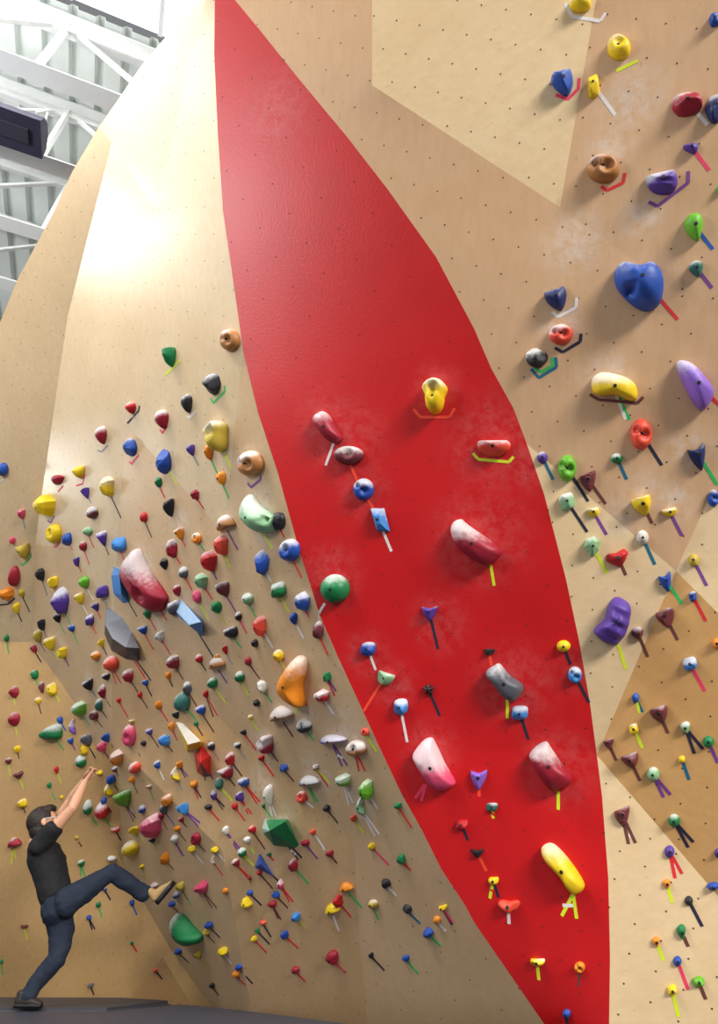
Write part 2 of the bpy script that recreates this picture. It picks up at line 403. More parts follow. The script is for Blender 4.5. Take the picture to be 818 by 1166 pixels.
GRID = {  # seed, step a, step b (pixels)
 'far_left': ((60,430),(14,5),(-6,23)), 'climber': ((14,945),(15,14),(-14,17)), 'base_triangle': ((180,1125),(15,14),(-14,17)), 'base_strip': None, 'sliver': None,
 'scoop': ((90,690),(15,12),(-4,24)), 'upper_left_shade': ((170,130),(22,5),(-4,27)), 'upper_left_bright': ((204,382),(19.5,3),(-9,26)),
 'middle': ((330,650),(24,14),(-10,30)), 'lower_middle': ((330,1030),(24,14),(-10,30)), 'lower_shade': None,
 'upper_right_pale': ((605,16.5),(29,5.5),(11,40)), 'upper_right': ((704,60),(33,6),(12,44)), 'right_main': ((620,290),(30,9),(9,40)),
 'right_pale': ((676,658),(22,13),(-1,36)), 'right_edge': ((800,620),(24,12),(0,36)), 'right_amber': ((756,739),(27,18),(-2,38)), 'right_base': ((729,1019),(24,15),(-6,33)),
}
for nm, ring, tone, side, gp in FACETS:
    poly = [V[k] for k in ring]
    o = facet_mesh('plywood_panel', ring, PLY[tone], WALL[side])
    if GRID.get(nm): nut_holes(o, WALL[side], nm, poly, *GRID[nm])
red_o = panel('red_panel', [[r0[i], r0[i+1], r1[i+1], r1[i]] for r0, r1 in zip(RG, RG[1:]) for i in range(6)], M_RED, wall_centre, None)
for p in red_o.data.polygons: p.use_smooth = True
sharp_rim(red_o.data)
nut_holes(red_o, wall_centre, 'red', RL + RR[::-1], (272.3,143), (19,33), (34,-20))
# ================================================================ floor, mats, hall behind
M_MAT = simple_mat('dark grey mat vinyl', (62,62,70), .55, .18, 3, .15)
M_MATB = simple_mat('blue grey mat vinyl', (66,68,82), .5, .18, 3, .15)
M_CONC = simple_mat('grey concrete', (120,118,114), .8, .15, 2)
bm = bmesh.new(); add_box(bm, (0, 4, -.42), (14, 0, 0), (0, 12, 0), (0, 0, .05)); tag(from_bm('floor', bm, M_CONC), kind='structure')
def prism(bm, pts, z0, z1):
    a = [bm.verts.new((x, y, z0)) for x, y in pts]; b = [bm.verts.new((x, y, z1)) for x, y in pts]
    bm.faces.new(a[::-1]); bm.faces.new(b); n = len(pts)
    for i in range(n): bm.faces.new((a[i], a[(i+1) % n], b[(i+1) % n], b[i]))
def mat_slab(name, px_pts, z1, mat, label):
    pts = [tuple(at_z(x, y, z1))[:2] if not isinstance(x, tuple) else x for x, y in px_pts]
    bm = bmesh.new(); prism(bm, pts, -.37, z1)
    bmesh.ops.bevel(bm, geom=[e for e in bm.edges if all(v.co.z > 0-.05 for v in e.verts)], offset=.03, segments=3, affect='EDGES')
    o = from_bm(name, bm, mat); rebase(o, (pts[0][0], pts[0][1], -.37)); tag(o, label, 'mat', 'crash mats on the floor'); return o
def P2(x, y): return tuple(at_z(x, y, 0))[:2]
def slab(pts, z1, mat, label):
    bm = bmesh.new(); prism(bm, pts, -.37, z1)
    bmesh.ops.bevel(bm, geom=[e for e in bm.edges if all(v.co.z > z1-.01 for v in e.verts)], offset=.03, segments=3, affect='EDGES')
    o = from_bm('crash_mat', bm, mat); rebase(o, (pts[0][0], pts[0][1], -.37))
    return tag(o, label, 'mat', 'crash mats along the wall foot')
hY = 7.15
wallfoot = [at_w(-80,1133,.1352), at_w(150,1139,.1425), at_w(196,1141,.150)]
slab([(-9, hY), (-2.28, hY+.02), (-1.95, 8.15), (wallfoot[2].x-.02, wallfoot[2].y-.25), (wallfoot[1].x, wallfoot[1].y-.28), (-9, wallfoot[0].y-.4)], .012, M_MAT, 'dark grey crash mat the climber stands at, against the wall foot')
slab([(-9, -3.0), (3.0, -3.0), (2.2, 3.2), (1.75, 4.42), (1.05, 4.62), (.04, 5.88), (-1.02, 7.2), (-1.56, 7.8), (-1.86, 8.1), (-2.24, hY-.02), (-9, hY-.03)], -.012, M_MATB, 'blue-grey crash mat in front, nearest the viewer along the bottom edge')
# ceiling: white ribbed steel deck on open trusses
M_WHITE = simple_mat('white painted steel', (236,238,236), .5, .04, 8)
M_DECK = simple_mat('white steel deck', (226,232,228), .45, .05, 4)
M_HEAT = simple_mat('dark slate heater housing', (56,53,74), .45, .1, 6)
DZ = 9.3
A0, A1 = at_z(0, 88, DZ), at_z(120, 132, DZ)
td = (A1 - A0); td.z = 0; td.normalize()               # direction the trusses run
rd = Vector((-td.y, td.x, 0))                          # direction the deck ribs run
c0 = at_z(80, 125, DZ)
bm = bmesh.new()
# the deck: trapezoid corrugation swept along rd, as one mesh, with a strip skylight left open
def deck(bm, s0, s1, r0, r1, pitch=.30, dep=.075):
    s = s0; prof = []
    while s < s1:
        prof += [(s, 0), (s+pitch*.62, 0), (s+pitch*.70, dep), (s+pitch*.92, dep)]
        s += pitch
    A = [bm.verts.new(c0 + td*a + rd*r0 + Vector((0, 0, h))) for a, h in prof]
    B = [bm.verts.new(c0 + td*a + rd*r1 + Vector((0, 0, h))) for a, h in prof]
    for i in range(len(prof)-1): bm.faces.new((A[i], A[i+1], B[i+1], B[i]))
rspan = 14
deck(bm, -14, 9, -1.15, rspan)
o = from_bm('ceiling', bm, M_DECK); tag(o, kind='structure')
m_sky, nt_, b_ = new_mat('overcast daylight through skylight glazing')
b_.inputs['Base Color'].default_value = (.9, .93, .95, 1); b_.inputs['Emission Color'].default_value = (.93, .97, 1, 1); b_.inputs['Emission Strength'].default_value = 1.0
bm = bmesh.new(); add_box(bm, c0 + rd*-5.6 - td*2.5 + Vector((0, 0, .1)), td*11.5, rd*4.4, Vector((0, 0, .02)))
o = from_bm('skylight', bm, m_sky); tag(o, kind='structure'); o.name = 'window_1'
bm = bmesh.new()
for k in range(-13, 9): add_bar(bm, c0 + td*k + rd*-1.2 + Vector((0, 0, .05)), c0 + td*k + rd*-10 + Vector((0, 0, .05)), .05, .05)
keep_world(from_bm('glazing_bar', bm, M_WHITE), o) if False else setattr(from_bm('glazing_bar', bm, M_WHITE), 'parent', o)
# three trusses
def truss(off, label):
    t = empty('roof_truss', c0 + rd*off - Vector((0, 0, .05))); base = Vector(t.location)
    def add(nm, f):
        bm = bmesh.new(); f(bm); ob = from_bm(nm, bm, M_WHITE); keep_world(ob, t)
    top = lambda s: c0 + rd*off + td*s - Vector((0, 0, .06)); bot = lambda s: top(s) - Vector((0, 0, 1.32))
    add('top_chord', lambda bm: (add_bar(bm, top(-13), top(8), .26, .02), add_bar(bm, top(-13)-Vector((0,0,.07)), top(8)-Vector((0,0,.07)), .03, .14)))
    add('bottom_chord', lambda bm: (add_bar(bm, bot(-13), bot(8), .20, .02), add_bar(bm, bot(-13)+Vector((0,0,.06)), bot(8)+Vector((0,0,.06)), .03, .12)))
    s = -12.8; k = 0
    while s < 7:
        add('web_bar', lambda bm: add_bar(bm, top(s), bot(s), .06, .06))
        add('web_bar', lambda bm: add_bar(bm, bot(s) if k % 2 else top(s), top(s+1.6) if k % 2 else bot(s+1.6), .045, .045))
        s += 1.6; k += 1
    tag(t, label, 'truss', 'white roof trusses')
B0 = at_z(40, 192, DZ)
sp_ = (B0 - c0).dot(rd)
truss(0, 'white roof truss passing just above the dark hanging heater')
truss(sp_, 'white roof truss running just below the dark hanging heater')
truss(sp_*2, 'lowest white roof truss, nearest the left end of the wall top')
truss(-sp_*1.0, 'white roof truss in the glare of the skylight at the top')
# hanging heater
he = at_w(47, 160, 1/6.4)
t = empty('ceiling_heater', he)
ax = td
bm = bmesh.new(); up = Vector((0, 0, 1)); L_ = 2.4
prof = [(-.20,.0),(.20,.0),(.16,.16),(.06,.24),(-.06,.24),(-.16,.16)]
va = [bm.verts.new(he + rd*a + up*b) for a, b in prof]; vb = [bm.verts.new(he - ax*L_ + rd*a + up*b) for a, b in prof]
bm.faces.new(va); bm.faces.new(vb[::-1])
for i in range(6): bm.faces.new((va[i], va[(i+1) % 6], vb[(i+1) % 6], vb[i]))
keep_world(from_bm('housing', bm, M_HEAT), t)
bm = bmesh.new(); add_box(bm, he - ax*L_/2 - up*.012, ax*(L_/2-.12), rd*.075, up*.012)
keep_world(from_bm('reflector_strip', bm, simple_mat('dull reflector', (92,88,104), .35, .05, 5, 0, .6)), t)
for s_ in (-.1, -1.9):
    for q in (-.16, .16):
        bm = bmesh.new(); a = he + ax*s_ + rd*q + up*.2; b = he + ax*s_ + rd*.0 + up*(DZ-1.35-he.z)
        add_tube(bm, [a, b], .011, 6); keep_world(from_bm('hanging_wire', bm, M_WHITE), t)
tag(t, 'dark slate box heater hanging on white wires from the roof truss', 'heater')
# ---------------------------------------------------------------- hold list
# x y width height colour shape chalk | tapes ;  optional  @short name @label
HOLDS = """
2 535 14 16 B e 1 w=0,549,4,545
114 496 15 21 C p 2 s=111,513,116,514,123,507
65 546 14 13 C t 2 r=66,560,72,553
89 537 16 15 Y t 1 c=87,553,94,551,97,540
122 555 15 26 Y w 2 k138,590
192 405 17 23 G t 0 l=188,427,196,420,205,410 @the dark green wedge@dark green wedge hold, highest green one, over a yellow corner tape
260 387 24 26 T o 1 @the high tan pocketed hold@tan two-pocket hold, highest hold on the left wall, beside the red panel edge
241 437 19 25 K r 1 g=240,453,243,459,256,446,256,439
212 460 14 22 K p 1 w=213,474,216,476,223,468
148 465 14 14 R p 1 k=145,482,158,468,159,462
183 478 18 22 C p 2 c=182,489,185,493,191,484
147 510 15 22 B r 1 c=147,526,150,528,158,518
185 525 16 31 B r 0 l202,552 @the tall dark blue hold@tall dark blue faceted hold with yellow tape in the upper left group
217 512 10 13 U t 0 s226,530
247 498 27 36 y j 1 l264,534 @the mustard pocketed jug@large mustard yellow jug with two round pockets, upper left wall
237 515 12 19 O p 0 g248,540
251 545 13 16 O p 0 g261,568
179 549 10 12 G r 0 r188,567
283 528 32 30 T o 2 p=282,550,286,555,297,546,297,541 @the brown pocketed hold@brown chalky pocketed hold over a purple corner tape, left of the red panel
24 585 9 13 H t 1 s29,602
51 577 22 29 Y w 0 p=54,593,58,595,62,587
60 608 18 23 Y o 0 c=61,622,64,623,69,617
97 561 10 13 U t 0 s104,573
104 584 14 15 M e 3
99 605 12 10 P e 1 r107,624
76 614 10 14 B k 0 c83,627
94 622 9 12 C e 1 c102,643
116 612 11 19 U t 2 m124,632
14 616 7 10 H w 0
25 627 19 19 y t 0 g=23,641,26,644,35,634,35,630
15 657 14 25 C e 0
87 639 7 12 U t 1 r93,652
46 655 9 17 K w 0 t54,678
60 663 11 13 Y k 0
95 664 14 15 g p 0 w107,683
116 674 14 14 U k 0 s122,690
7 677 18 17 O w 0 k=-2,689,9,688,17,681
24 676 9 10 y p 0 k34,697
18 693 9 14 Y p 0 k25,708
68 685 18 32 U r 2 g81,712 @the chalky purple rocky hold@large purple rocky hold patched with white chalk, left wall
90 681 12 14 Y t 2 w100,700
108 691 10 11 U t 2 r115,704
135 620 16 16 L k 0 r143,642
192 577 13 21 K t 0
163 589 9 12 R e 0 m173,612
204 607 12 15 O t 2 c211,622
222 564 9 13 C w 0 r232,579
223 613 12 13 O o 2 g233,627
255 597 25 25 T b 2 p271,626
252 622 15 27 A w 1 l262,646
238 640 17 28 R w 1 p247,660
195 625 13 22 C r 2 r206,643
186 642 10 14 K r 0
208 652 11 14 S e 3 r219,672
229 662 14 20 P w 1 r242,683
253 670 18 18 M t 2 p269,697
201 673 10 14 C p 1
223 680 11 16 H r 0 l238,706
246 692 13 15 G r 0 y258,712
197 692 16 20 S c 2
315 594 19 21 K r 0 r324,612
328 627 25 27 B o 2 o344,658 @the blue two-pocket hold@blue pocketed hold with chalk on top, touching the red panel edge
297 641 16 31 B r 1 w309,662
316 672 18 18 G k 2 l329,697
281 682 14 14 P e 3 g291,702
344 686 17 26 B w 2 c352,703
380 671 36 34 G d 1 w=370,687,364,697,364,709 @the green half-ball hold@large green half-ball hold straddling the left edge of the red panel
271 702 8 11 K d 2 c281,721
7 727 6 9 G e 0 g10,745
47 711 9 14 K t 0 p53,725
65 703 9 12 K t 2 g74,722
81 715 9 9 B t 2 g90,735
42 725 11 16 y p 1 p52,743
56 732 14 17 Y t 2 l67,752
71 744 10 14 Y j 0 p79,759
38 739 10 10 C p 1 k47,754
102 706 9 13 U k 2 o110,722
115 732 8 10 Y t 1 k122,746
108 747 12 11 O e 2
125 756 18 18 A d 2 r138,778;r132,779 @the orange-red dome hold@orange-red chalky dome hold with twin red tapes under the dark grey volume
120 771 11 9 K p 2
39 768 9 10 G k 1 g43,780
47 783 7 14 M p 1
59 785 11 14 Y k 1 l68,799
100 779 12 15 K t 2 t110,794
116 788 8 17 C r 2 m126,805
112 803 8 16 E d 2 k122,818
106 815 11 12 M o 1 m117,828
15 788 12 14 C r 1 l17,803
43 798 9 8 Y p 2 m47,813
15 819 14 17 C r 1 l20,837
90 808 16 20 g w 3 g103,828
68 820 7 8 B k 0 b75,832
82 828 11 18 V b 3
80 844 8 8 B p 1 p86,854
97 842 18 14 S t 2 k109,864 @the grey chalky wedge@grey chalky wedge hold with green and black tape above the climber's hands
120 840 10 11 B t 0 m129,851
95 854 10 12 Y k 0
91 867 13 16 G e 3 @the half-white green hold@round green hold, top half white with chalk, just above the climber's wrists
116 851 10 15 H w 1 k127,868
167 698 9 14 G r 0 r178,718
162 717 12 11 B t 2 r175,740
182 725 10 14 W w 3 r194,745
197 755 15 19 C w 2 m209,774
191 770 8 10 O p 0 k197,782
146 770 12 18 C w 2 m157,788
165 777 9 8 B t 2 k173,793
159 792 6 9 R p 0 m168,806
135 798 6 7 R p 0 r146,817
180 803 8 9 O k 0 r191,821
212 784 12 15 S r 2 m224,804
206 800 19 24 E d 1 g224,820 @the dark teal dome hold@large dark teal dome hold beneath a grey speckled one, mid left wall
228 809 14 12 B p 2 m244,834
223 824 6 7 G e 0 k231,838
200 814 9 9 K t 1
195 828 8 12 O p 0 r202,843
226 750 9 11 R e 2 k235,764
245 757 21 20 T b 2 p259,778
247 748 6 7 O e 1
256 740 7 10 R t 0 s265,757
241 778 12 14 G e 2 l257,800
234 791 7 10 R p 0 r248,815;m243,816
272 771 12 14 G e 2 l283,792
262 720 17 15 K c 2 g275,738
146 838 15 27 H o 1 m160,861 @the ringed pink hold@long pink hold with a white-ringed hole, above right of the climber's hands
149 822 8 6 y c 2
169 833 10 8 U t 3 m181,851
163 847 8 7 K p 0
187 844 14 15 L w 1 m197,856
296 714 14 27 A w 1 w311,738 @the coral faceted hold@tall coral faceted hold with white tape, left wall beside the purple-taped maroon one
334 705 10 15 B p 0 w346,727
361 718 14 21 M r 1 o374,746
290 733 8 11 K w 0
316 747 14 14 Y r 1 l325,762
282 753 8 11 C e 0 m296,773
297 783 14 16 W r 2 g310,800
372 771 9 11 G k 0 p383,787;r381,792
366 793 19 17 R w 3 w380,813
292 801 8 10 K w 0
285 817 7 6 Y p 2 l294,832
318 815 31 24 T b 3 m334,839 @the brown smile-shaped hold@long brown chalky crescent hold under the orange banana-shaped hold
345 827 19 18 K o 3 g358,843
277 834 8 7 K t 0 r292,854
303 849 18 24 C j 3 m317,867
377 843 35 14 U b 3 p396,872;p390,873;w=384,860,391,863 @the purple crescent hold@long purple crescent hold dusted with chalk, beside the tan hold near the red edge
404 853 25 20 T o 3 r416,878;r409,878
19 853 8 9 Y r 0 m22,864
9 867 9 8 M p 1 l12,884
20 882 12 12 M s 1 l27,898
64 877 6 9 R p 0 l70,892
56 894 5 6 G k 0 g63,911
25 915 11 10 Y k 1 m29,926
70 908 4 5 Y e 0
133 864 13 22 O w 2 @the orange chalky wedge@orange chalk-faced wedge hold just right of the climber's hands
152 875 14 15 A e 3 g165,891
131 876 8 9 M w 2 m135,884
150 888 7 7 O k 0 m157,904
126 888 11 11 B k 0 k132,903;k135,901
123 900 15 17 Y b 2
113 880 8 6 Y k 0
139 909 21 22 g t 1 p152,935;k154,931;w=148,921,152,925 @the green triangle hold@green triangular hold with a lime edge, above the climber's raised knee
118 912 7 9 B k 0 m127,925
179 871 7 11 B w 2 w187,888
169 896 8 5 T c 2 g176,912
99 920 11 19 G e 3 g111,940
115 924 17 21 R d 2 g125,941 @the big red dome@large red dome hold with a chalky top, right of the climber's head
131 945 11 8 A c 2 k138,957
152 946 13 11 Y t 1 y166,963
147 967 20 20 Y d 2 @the big yellow half-ball@large yellow hold with a white face directly above the climber's raised knee
161 987 6 6 Y r 0 y170,1002
161 922 8 11 B e 2
172 942 22 33 H w 1 @the big pink rocky hold@largest pink rocky hold, chalk-faced, up and right of the climber's knee
183 930 8 8 C p 0 m191,945
186 922 10 15 S p 1 b199,940
189 912 12 14 O k 1
173 957 8 6 K t 0 g179,968
175 1009 10 8 R e 3
187 978 10 16 O r 0 m198,990
204 871 8 8 O k 0 p214,884;k211,885
199 882 15 18 Y b 3 s208,900
220 893 10 8 O k 0 r226,910;k229,908
240 850 9 10 K d 2 s250,866
270 849 10 8 K p 3 s281,866
262 865 10 19 R w 2 m276,884
256 880 18 16 C c 3 m268,895
248 893 12 14 E r 1 l265,912
243 905 7 13 U e 3 m254,922;k256,919
273 908 10 14 U w 1 r287,927;r283,927
277 891 15 12 B w 3 r296,913;r293,915
208 921 15 14 L t 1 p226,941;p228,937 @the light blue triangular hold@light blue triangular hold with twin purple tapes, mid lower left wall
237 919 9 6 K k 0 r250,935
267 918 8 9 R e 0 r280,936
206 934 8 7 C p 1 m213,942
201 944 8 8 O e 0 m212,958
198 956 9 11 W e 3 p210,975;p208,975
222 956 12 16 C o 0 m234,970
218 967 9 8 Y k 0 w232,984
244 968 9 7 Y k 0 w256,980
257 946 7 12 W w 3 p273,966;p270,967
242 980 6 10 W b 2 r254,997
228 1011 17 22 H s 0 m247,1034;m242,1034 @the pink lumpy hold@pink knobbly two-lobed hold right of the climber's raised shoe
256 1015 7 8 O e 0
205 1010 9 11 y k 0 g218,1030;k216,1027
200 1020 8 9 B e 2
195 1030 9 8 B e 0 k208,1044
202 1084 9 8 B e 0 k215,1096
225 1087 10 10 y t 0 y239,1102
237 1054 11 9 B e 0 k251,1068
234 1062 9 8 y r 0 m245,1074
253 1084 12 10 Y k 0 w264,1098
271 1102 9 8 B e 0 k288,1120
268 1110 9 8 O k 0 r280,1122
241 1123 8 7 K p 0 k249,1133
284 1017 8 7 B e 0 k298,1031
280 1029 15 15 Y r 0 @the yellow knobbly hold@big bright yellow knobbly hold low on the left wall under a blue knob
299 1051 8 6 A e 0 k309,1067
293 1060 7 7 G t 0 k307,1075
289 1069 7 7 Y k 0 r304,1085
284 1000 5 5 C e 0
297 863 10 10 R s 0 r312,884
322 875 11 10 B r 0 m335,890
350 891 27 17 S b 3 g362,913;g359,914 @the grey chalky crescent@grey-green chalk-covered crescent hold with green tapes, left wall
359 874 8 7 T k 3 l376,892;r374,896
343 908 14 15 A o 1 w357,920
305 907 13 27 W p 1 w315,930;w310,929 @the long white hold@long white-lavender teardrop hold above the big green volume
300 918 5 6 G t 0 g309,931
287 945 10 10 R w 1 m302,967
281 957 10 9 W p 3 l290,972
275 971 11 12 G e 3 l289,986
306 973 7 5 G t 0 r312,980
334 986 11 18 C w 1 g352,1007
347 960 11 9 C c 0 p362,978
356 948 8 8 A p 0 w369,965
295 994 7 6 R e 0 m311,1012
319 1007 8 12 H r 3 r334,1027;r330,1027
268 983 11 10 C p 2 r286,1001;r283,1000
314 1019 9 8 B k 0 m328,1034
310 1030 10 9 C k 0 m320,1047;m317,1046
337 1045 11 13 L w 0 y349,1058
324 1065 9 10 B k 0 r340,1080
336 1105 10 10 C e 0 r348,1118
378 1092 17 19 C p 0 c394,1108 @the low crimson teardrop@crimson teardrop hold with pink tape, lowest big hold left of the red panel
377 1037 19 18 Y b 0 w386,1060
385 1027 12 17 R w 0 r400,1044
393 1012 18 16 O b 0 g413,1034
415 834 10 10 A o 0 l429,856
390 889 19 18 g w 3 w402,914;w398,917
417 901 16 28 g w 1 w430,921 @the lime faceted hold@tall lime green faceted hold with a grey face, near the red panel edge
410 919 14 24 P b 2 w432,950;w427,952
372 921 9 10 K w 0 m385,937
402 932 10 9 A t 0 l415,949
453 918 10 9 G w 0 o469,942
423 964 8 8 Y k 0 c443,985
456 979 10 12 G k 0 r468,991
375 972 11 10 C s 0 m384,983;w=362,955,370,968
438 1007 13 13 K r 0 w452,1020
424 1030 13 11 y d 1 g431,1047
463 1036 12 12 K r 0 t479,1052
504 1034 11 10 Y s 0 c516,1051;k515,1053
497 1048 9 10 O e 0 w508,1061
487 1063 13 13 B r 0 g502,1077 @the cobalt knobbly hold@cobalt blue knobbly hold with green tape, low between corner and red panel
422 1088 8 8 K t 0 k438,1105
462 1092 10 9 B p 0 g477,1109
15 961 18 17 C b 1 l18,978;l13,984 @the crimson crescent@crimson crescent hold with yellow-green tapes, left of the climber's back
92 983 8 10 G c 2 g97,998;g92,998
87 954 5 5 y e 0 m93,964
62 920 5 5 G e 0
127 978 12 7 W e 3
119 1013 5 6 U e 2 k126,1025
112 1030 6 6 G k 0 g116,1044
150 1028 6 7 B k 0 b156,1042
101 1045 6 6 B k 0 k108,1058;k105,1059
27 1055 10 5 M c 0 l31,1070
1 1095 5 5 G k 0 g3,1110
150 1074 4 4 G k 0 r156,1084
177 1105 5 5 A k 0 k185,1115
103 1122 8 7 S s 0 k107,1133
396 518 36 22 M o 2 o=398,526,407,548 @the grey-pink ring hold@grey-pink oval hold with a hollow ring, on the red panel
413 557 25 25 B o 2 o=414,562,425,578 @the hollowed blue hold@blue oval hold with a thumb hollow on the red panel
431 592 26 27 L v 1 w446,628 @the slanted blue wedge@light blue slanted wedge hold with white tape on the red panel
495 452 32 41 Y j 1 o=471,466,479,475,512,475,518,465 @the tall yellow jug@tall yellow jug over an orange bracket tape, highest hold on the red panel
562 509 38 21 A c 2 l=539,516,545,523,580,526,585,520 @the coral crescent on the red panel@coral crescent hold over a yellow bracket tape on the red panel
489 697 21 17 U f 1 k499,739 @the blue fin-shaped hold@blue-violet fin-shaped hold with a long navy tape on the red panel
419 739 17 16 B k 1 w428,763
438 772 21 18 P c 1 o414,810 @the pale green half-moon hold@pale green half-moon hold with a long orange tape slanting left
488 785 16 15 K x 0 k501,815 @the black star-shaped hold@small black star-shaped hold with navy tape on the red panel
456 805 17 19 L k 2 w464,845
557 742 13 9 K c 0 o560,758
592 812 19 17 L k 2 k602,842
642 736 16 14 Y e 0 k650,757
655 769 16 20 L o 2 k671,800
545 886 22 23 V f 0 o546,907 @the violet crescent hold@violet beaded crescent hold with orange tape, low centre of the red panel
560 919 14 10 E k 1 l562,932
526 939 14 12 R k 0 k538,970
544 971 16 12 K f 0 o554,992
562 1003 12 9 Y k 0 l558,1023;k568,1022
579 1032 26 23 A s 0 w580,1052 @the coral heart-shaped hold@coral heart-shaped hold with white tape low on the red panel
612 1096 17 12 Y c 1 l614,1116
660 1102 13 14 O o 0 m660,1123
645 1155 10 12 B e 0 k646,1166
661 3 26 22 Y e 1 w=644,4,652,19,684,24,690,15
705 52 27 32 Y o 1 l=702,81,727,69
642 92 29 30 B t 1 c=633,108,647,113,659,101,660,89 @the blue wedge over pink tape@blue wedge hold over a pink corner tape, upper right wall
676 97 14 28 Y k 0 w701,131
687 190 38 36 T o 1 r=685,212,691,217,710,208,712,197 @the tan double-scoop hold@tan double-scoop hold over a red corner tape, upper right wall
755 206 36 30 U c 2 p=739,230,749,235,784,208,784,195 @the ridged purple hold@ridged purple half-moon hold with a white edge over purple bracket tape
783 116 36 32 C r 1 w806,142 @the crimson rocky hold@large crimson lumpy rock hold with white tape, upper right corner
814 122 20 36 N r 1
788 168 20 13 U t 0 c808,194
792 258 25 35 g p 0 b812,284 @the bright green bullet hold@bright green bullet-shaped hold with blue tape at the right edge
815 22 14 16 B k 0
820 216 8 12 g e 0
794 306 19 20 E p 1 p811,328
634 338 29 28 N t 1 w=629,355,636,361,656,350,657,339;p=636,361,655,350 @the navy rounded triangle hold@navy rounded triangle hold over a white and purple corner tape
639 380 28 25 A o 2 k=632,396,641,401,661,389,662,380 @the chalk-topped coral hold@coral hold with a chalky top over a navy corner tape
611 407 26 23 K r 2 t=605,420,614,430,634,418,633,407;g=609,418,616,424,630,416,629,407 @the black rocky hold@black honeycomb rock hold over stacked green and teal corner tapes
731 494 25 36 A o 0 k754,530 @the coral pocketed hold@bright coral pocketed egg hold with navy tape, right wall
796 518 24 28 N f 1 g817,552
813 567 14 20 B o 1
618 521 12 14 U e 1 t630,546
646 533 21 31 g o 0 k670,571 @the lime green pocketed hold@lime green egg hold with hollows and black tape, right of the red panel
670 546 21 24 M g 0 m690,574 @the ringed maroon hold@maroon hold with concentric ring grooves, right of the lime green one
703 522 14 12 G e 2 t714,546
646 571 18 19 P k 2 k669,606
676 583 14 12 Y c 2 p691,609
675 622 19 25 P w 1 l692,653
704 635 24 26 R s 0 m713,655 @the red forked hold@red forked hold with brown tape, right wall
732 574 26 24 Y t 1 m743,596 @the yellow lumpy triangle@yellow lumpy rounded triangle hold with short brown tape, right wall
763 583 18 11 Y c 2 p777,610
732 612 15 17 W e 1 t746,643
790 638 13 15 y e 0 p805,667
759 661 17 21 B f 0 g777,688
789 679 9 11 B k 1 r804,707
758 702 25 22 M t 1 m772,729 @the upper maroon wedge@maroon wedge hold with brown tape, upper of three maroon wedges
727 722 16 16 M p 1 m738,748
817 733 12 13 O e 0
786 756 16 15 L k 3 c803,787
724 795 8 11 B k 0 l729,812;t732,811
751 812 24 22 M t 1 m761,835 @the middle maroon wedge@maroon wedge hold with brown tape, middle of three maroon wedges
722 830 11 12 Y k 1 l732,852
693 846 14 13 M g 1 m702,866
718 865 23 20 M t 1 m729,889 @the lowest maroon wedge@maroon wedge hold with brown tape, lowest of three maroon wedges
781 829 13 15 P p 2 k791,858;k801,853
807 845 13 14 G e 0 p818,869
744 882 15 17 P e 1 p756,908;p764,905
777 865 8 9 Y e 0 t785,888
709 928 21 24 M g 1 m716,961;m724,960;w=713,952,722,951 @the wavy-grooved maroon hold@maroon triangular hold carved with wavy white grooves, two brown tapes
768 935 14 16 G e 1 k784,965;k790,959
763 970 12 15 U e 0 r769,1000;r777,995;w=764,986,773,985
818 972 8 12 U e 0
760 1007 10 12 O p 0 l766,1028
785 1026 10 12 K e 0 k800,1055
813 1010 16 12 B w 0
777 1062 12 19 G p 0 m784,1078
748 1073 10 13 O p 0 l756,1094
772 1095 10 13 B e 0 c784,1127
796 1118 14 12 g k 0 m804,1138
766 1128 11 13 Y k 0 l773,1158
"""
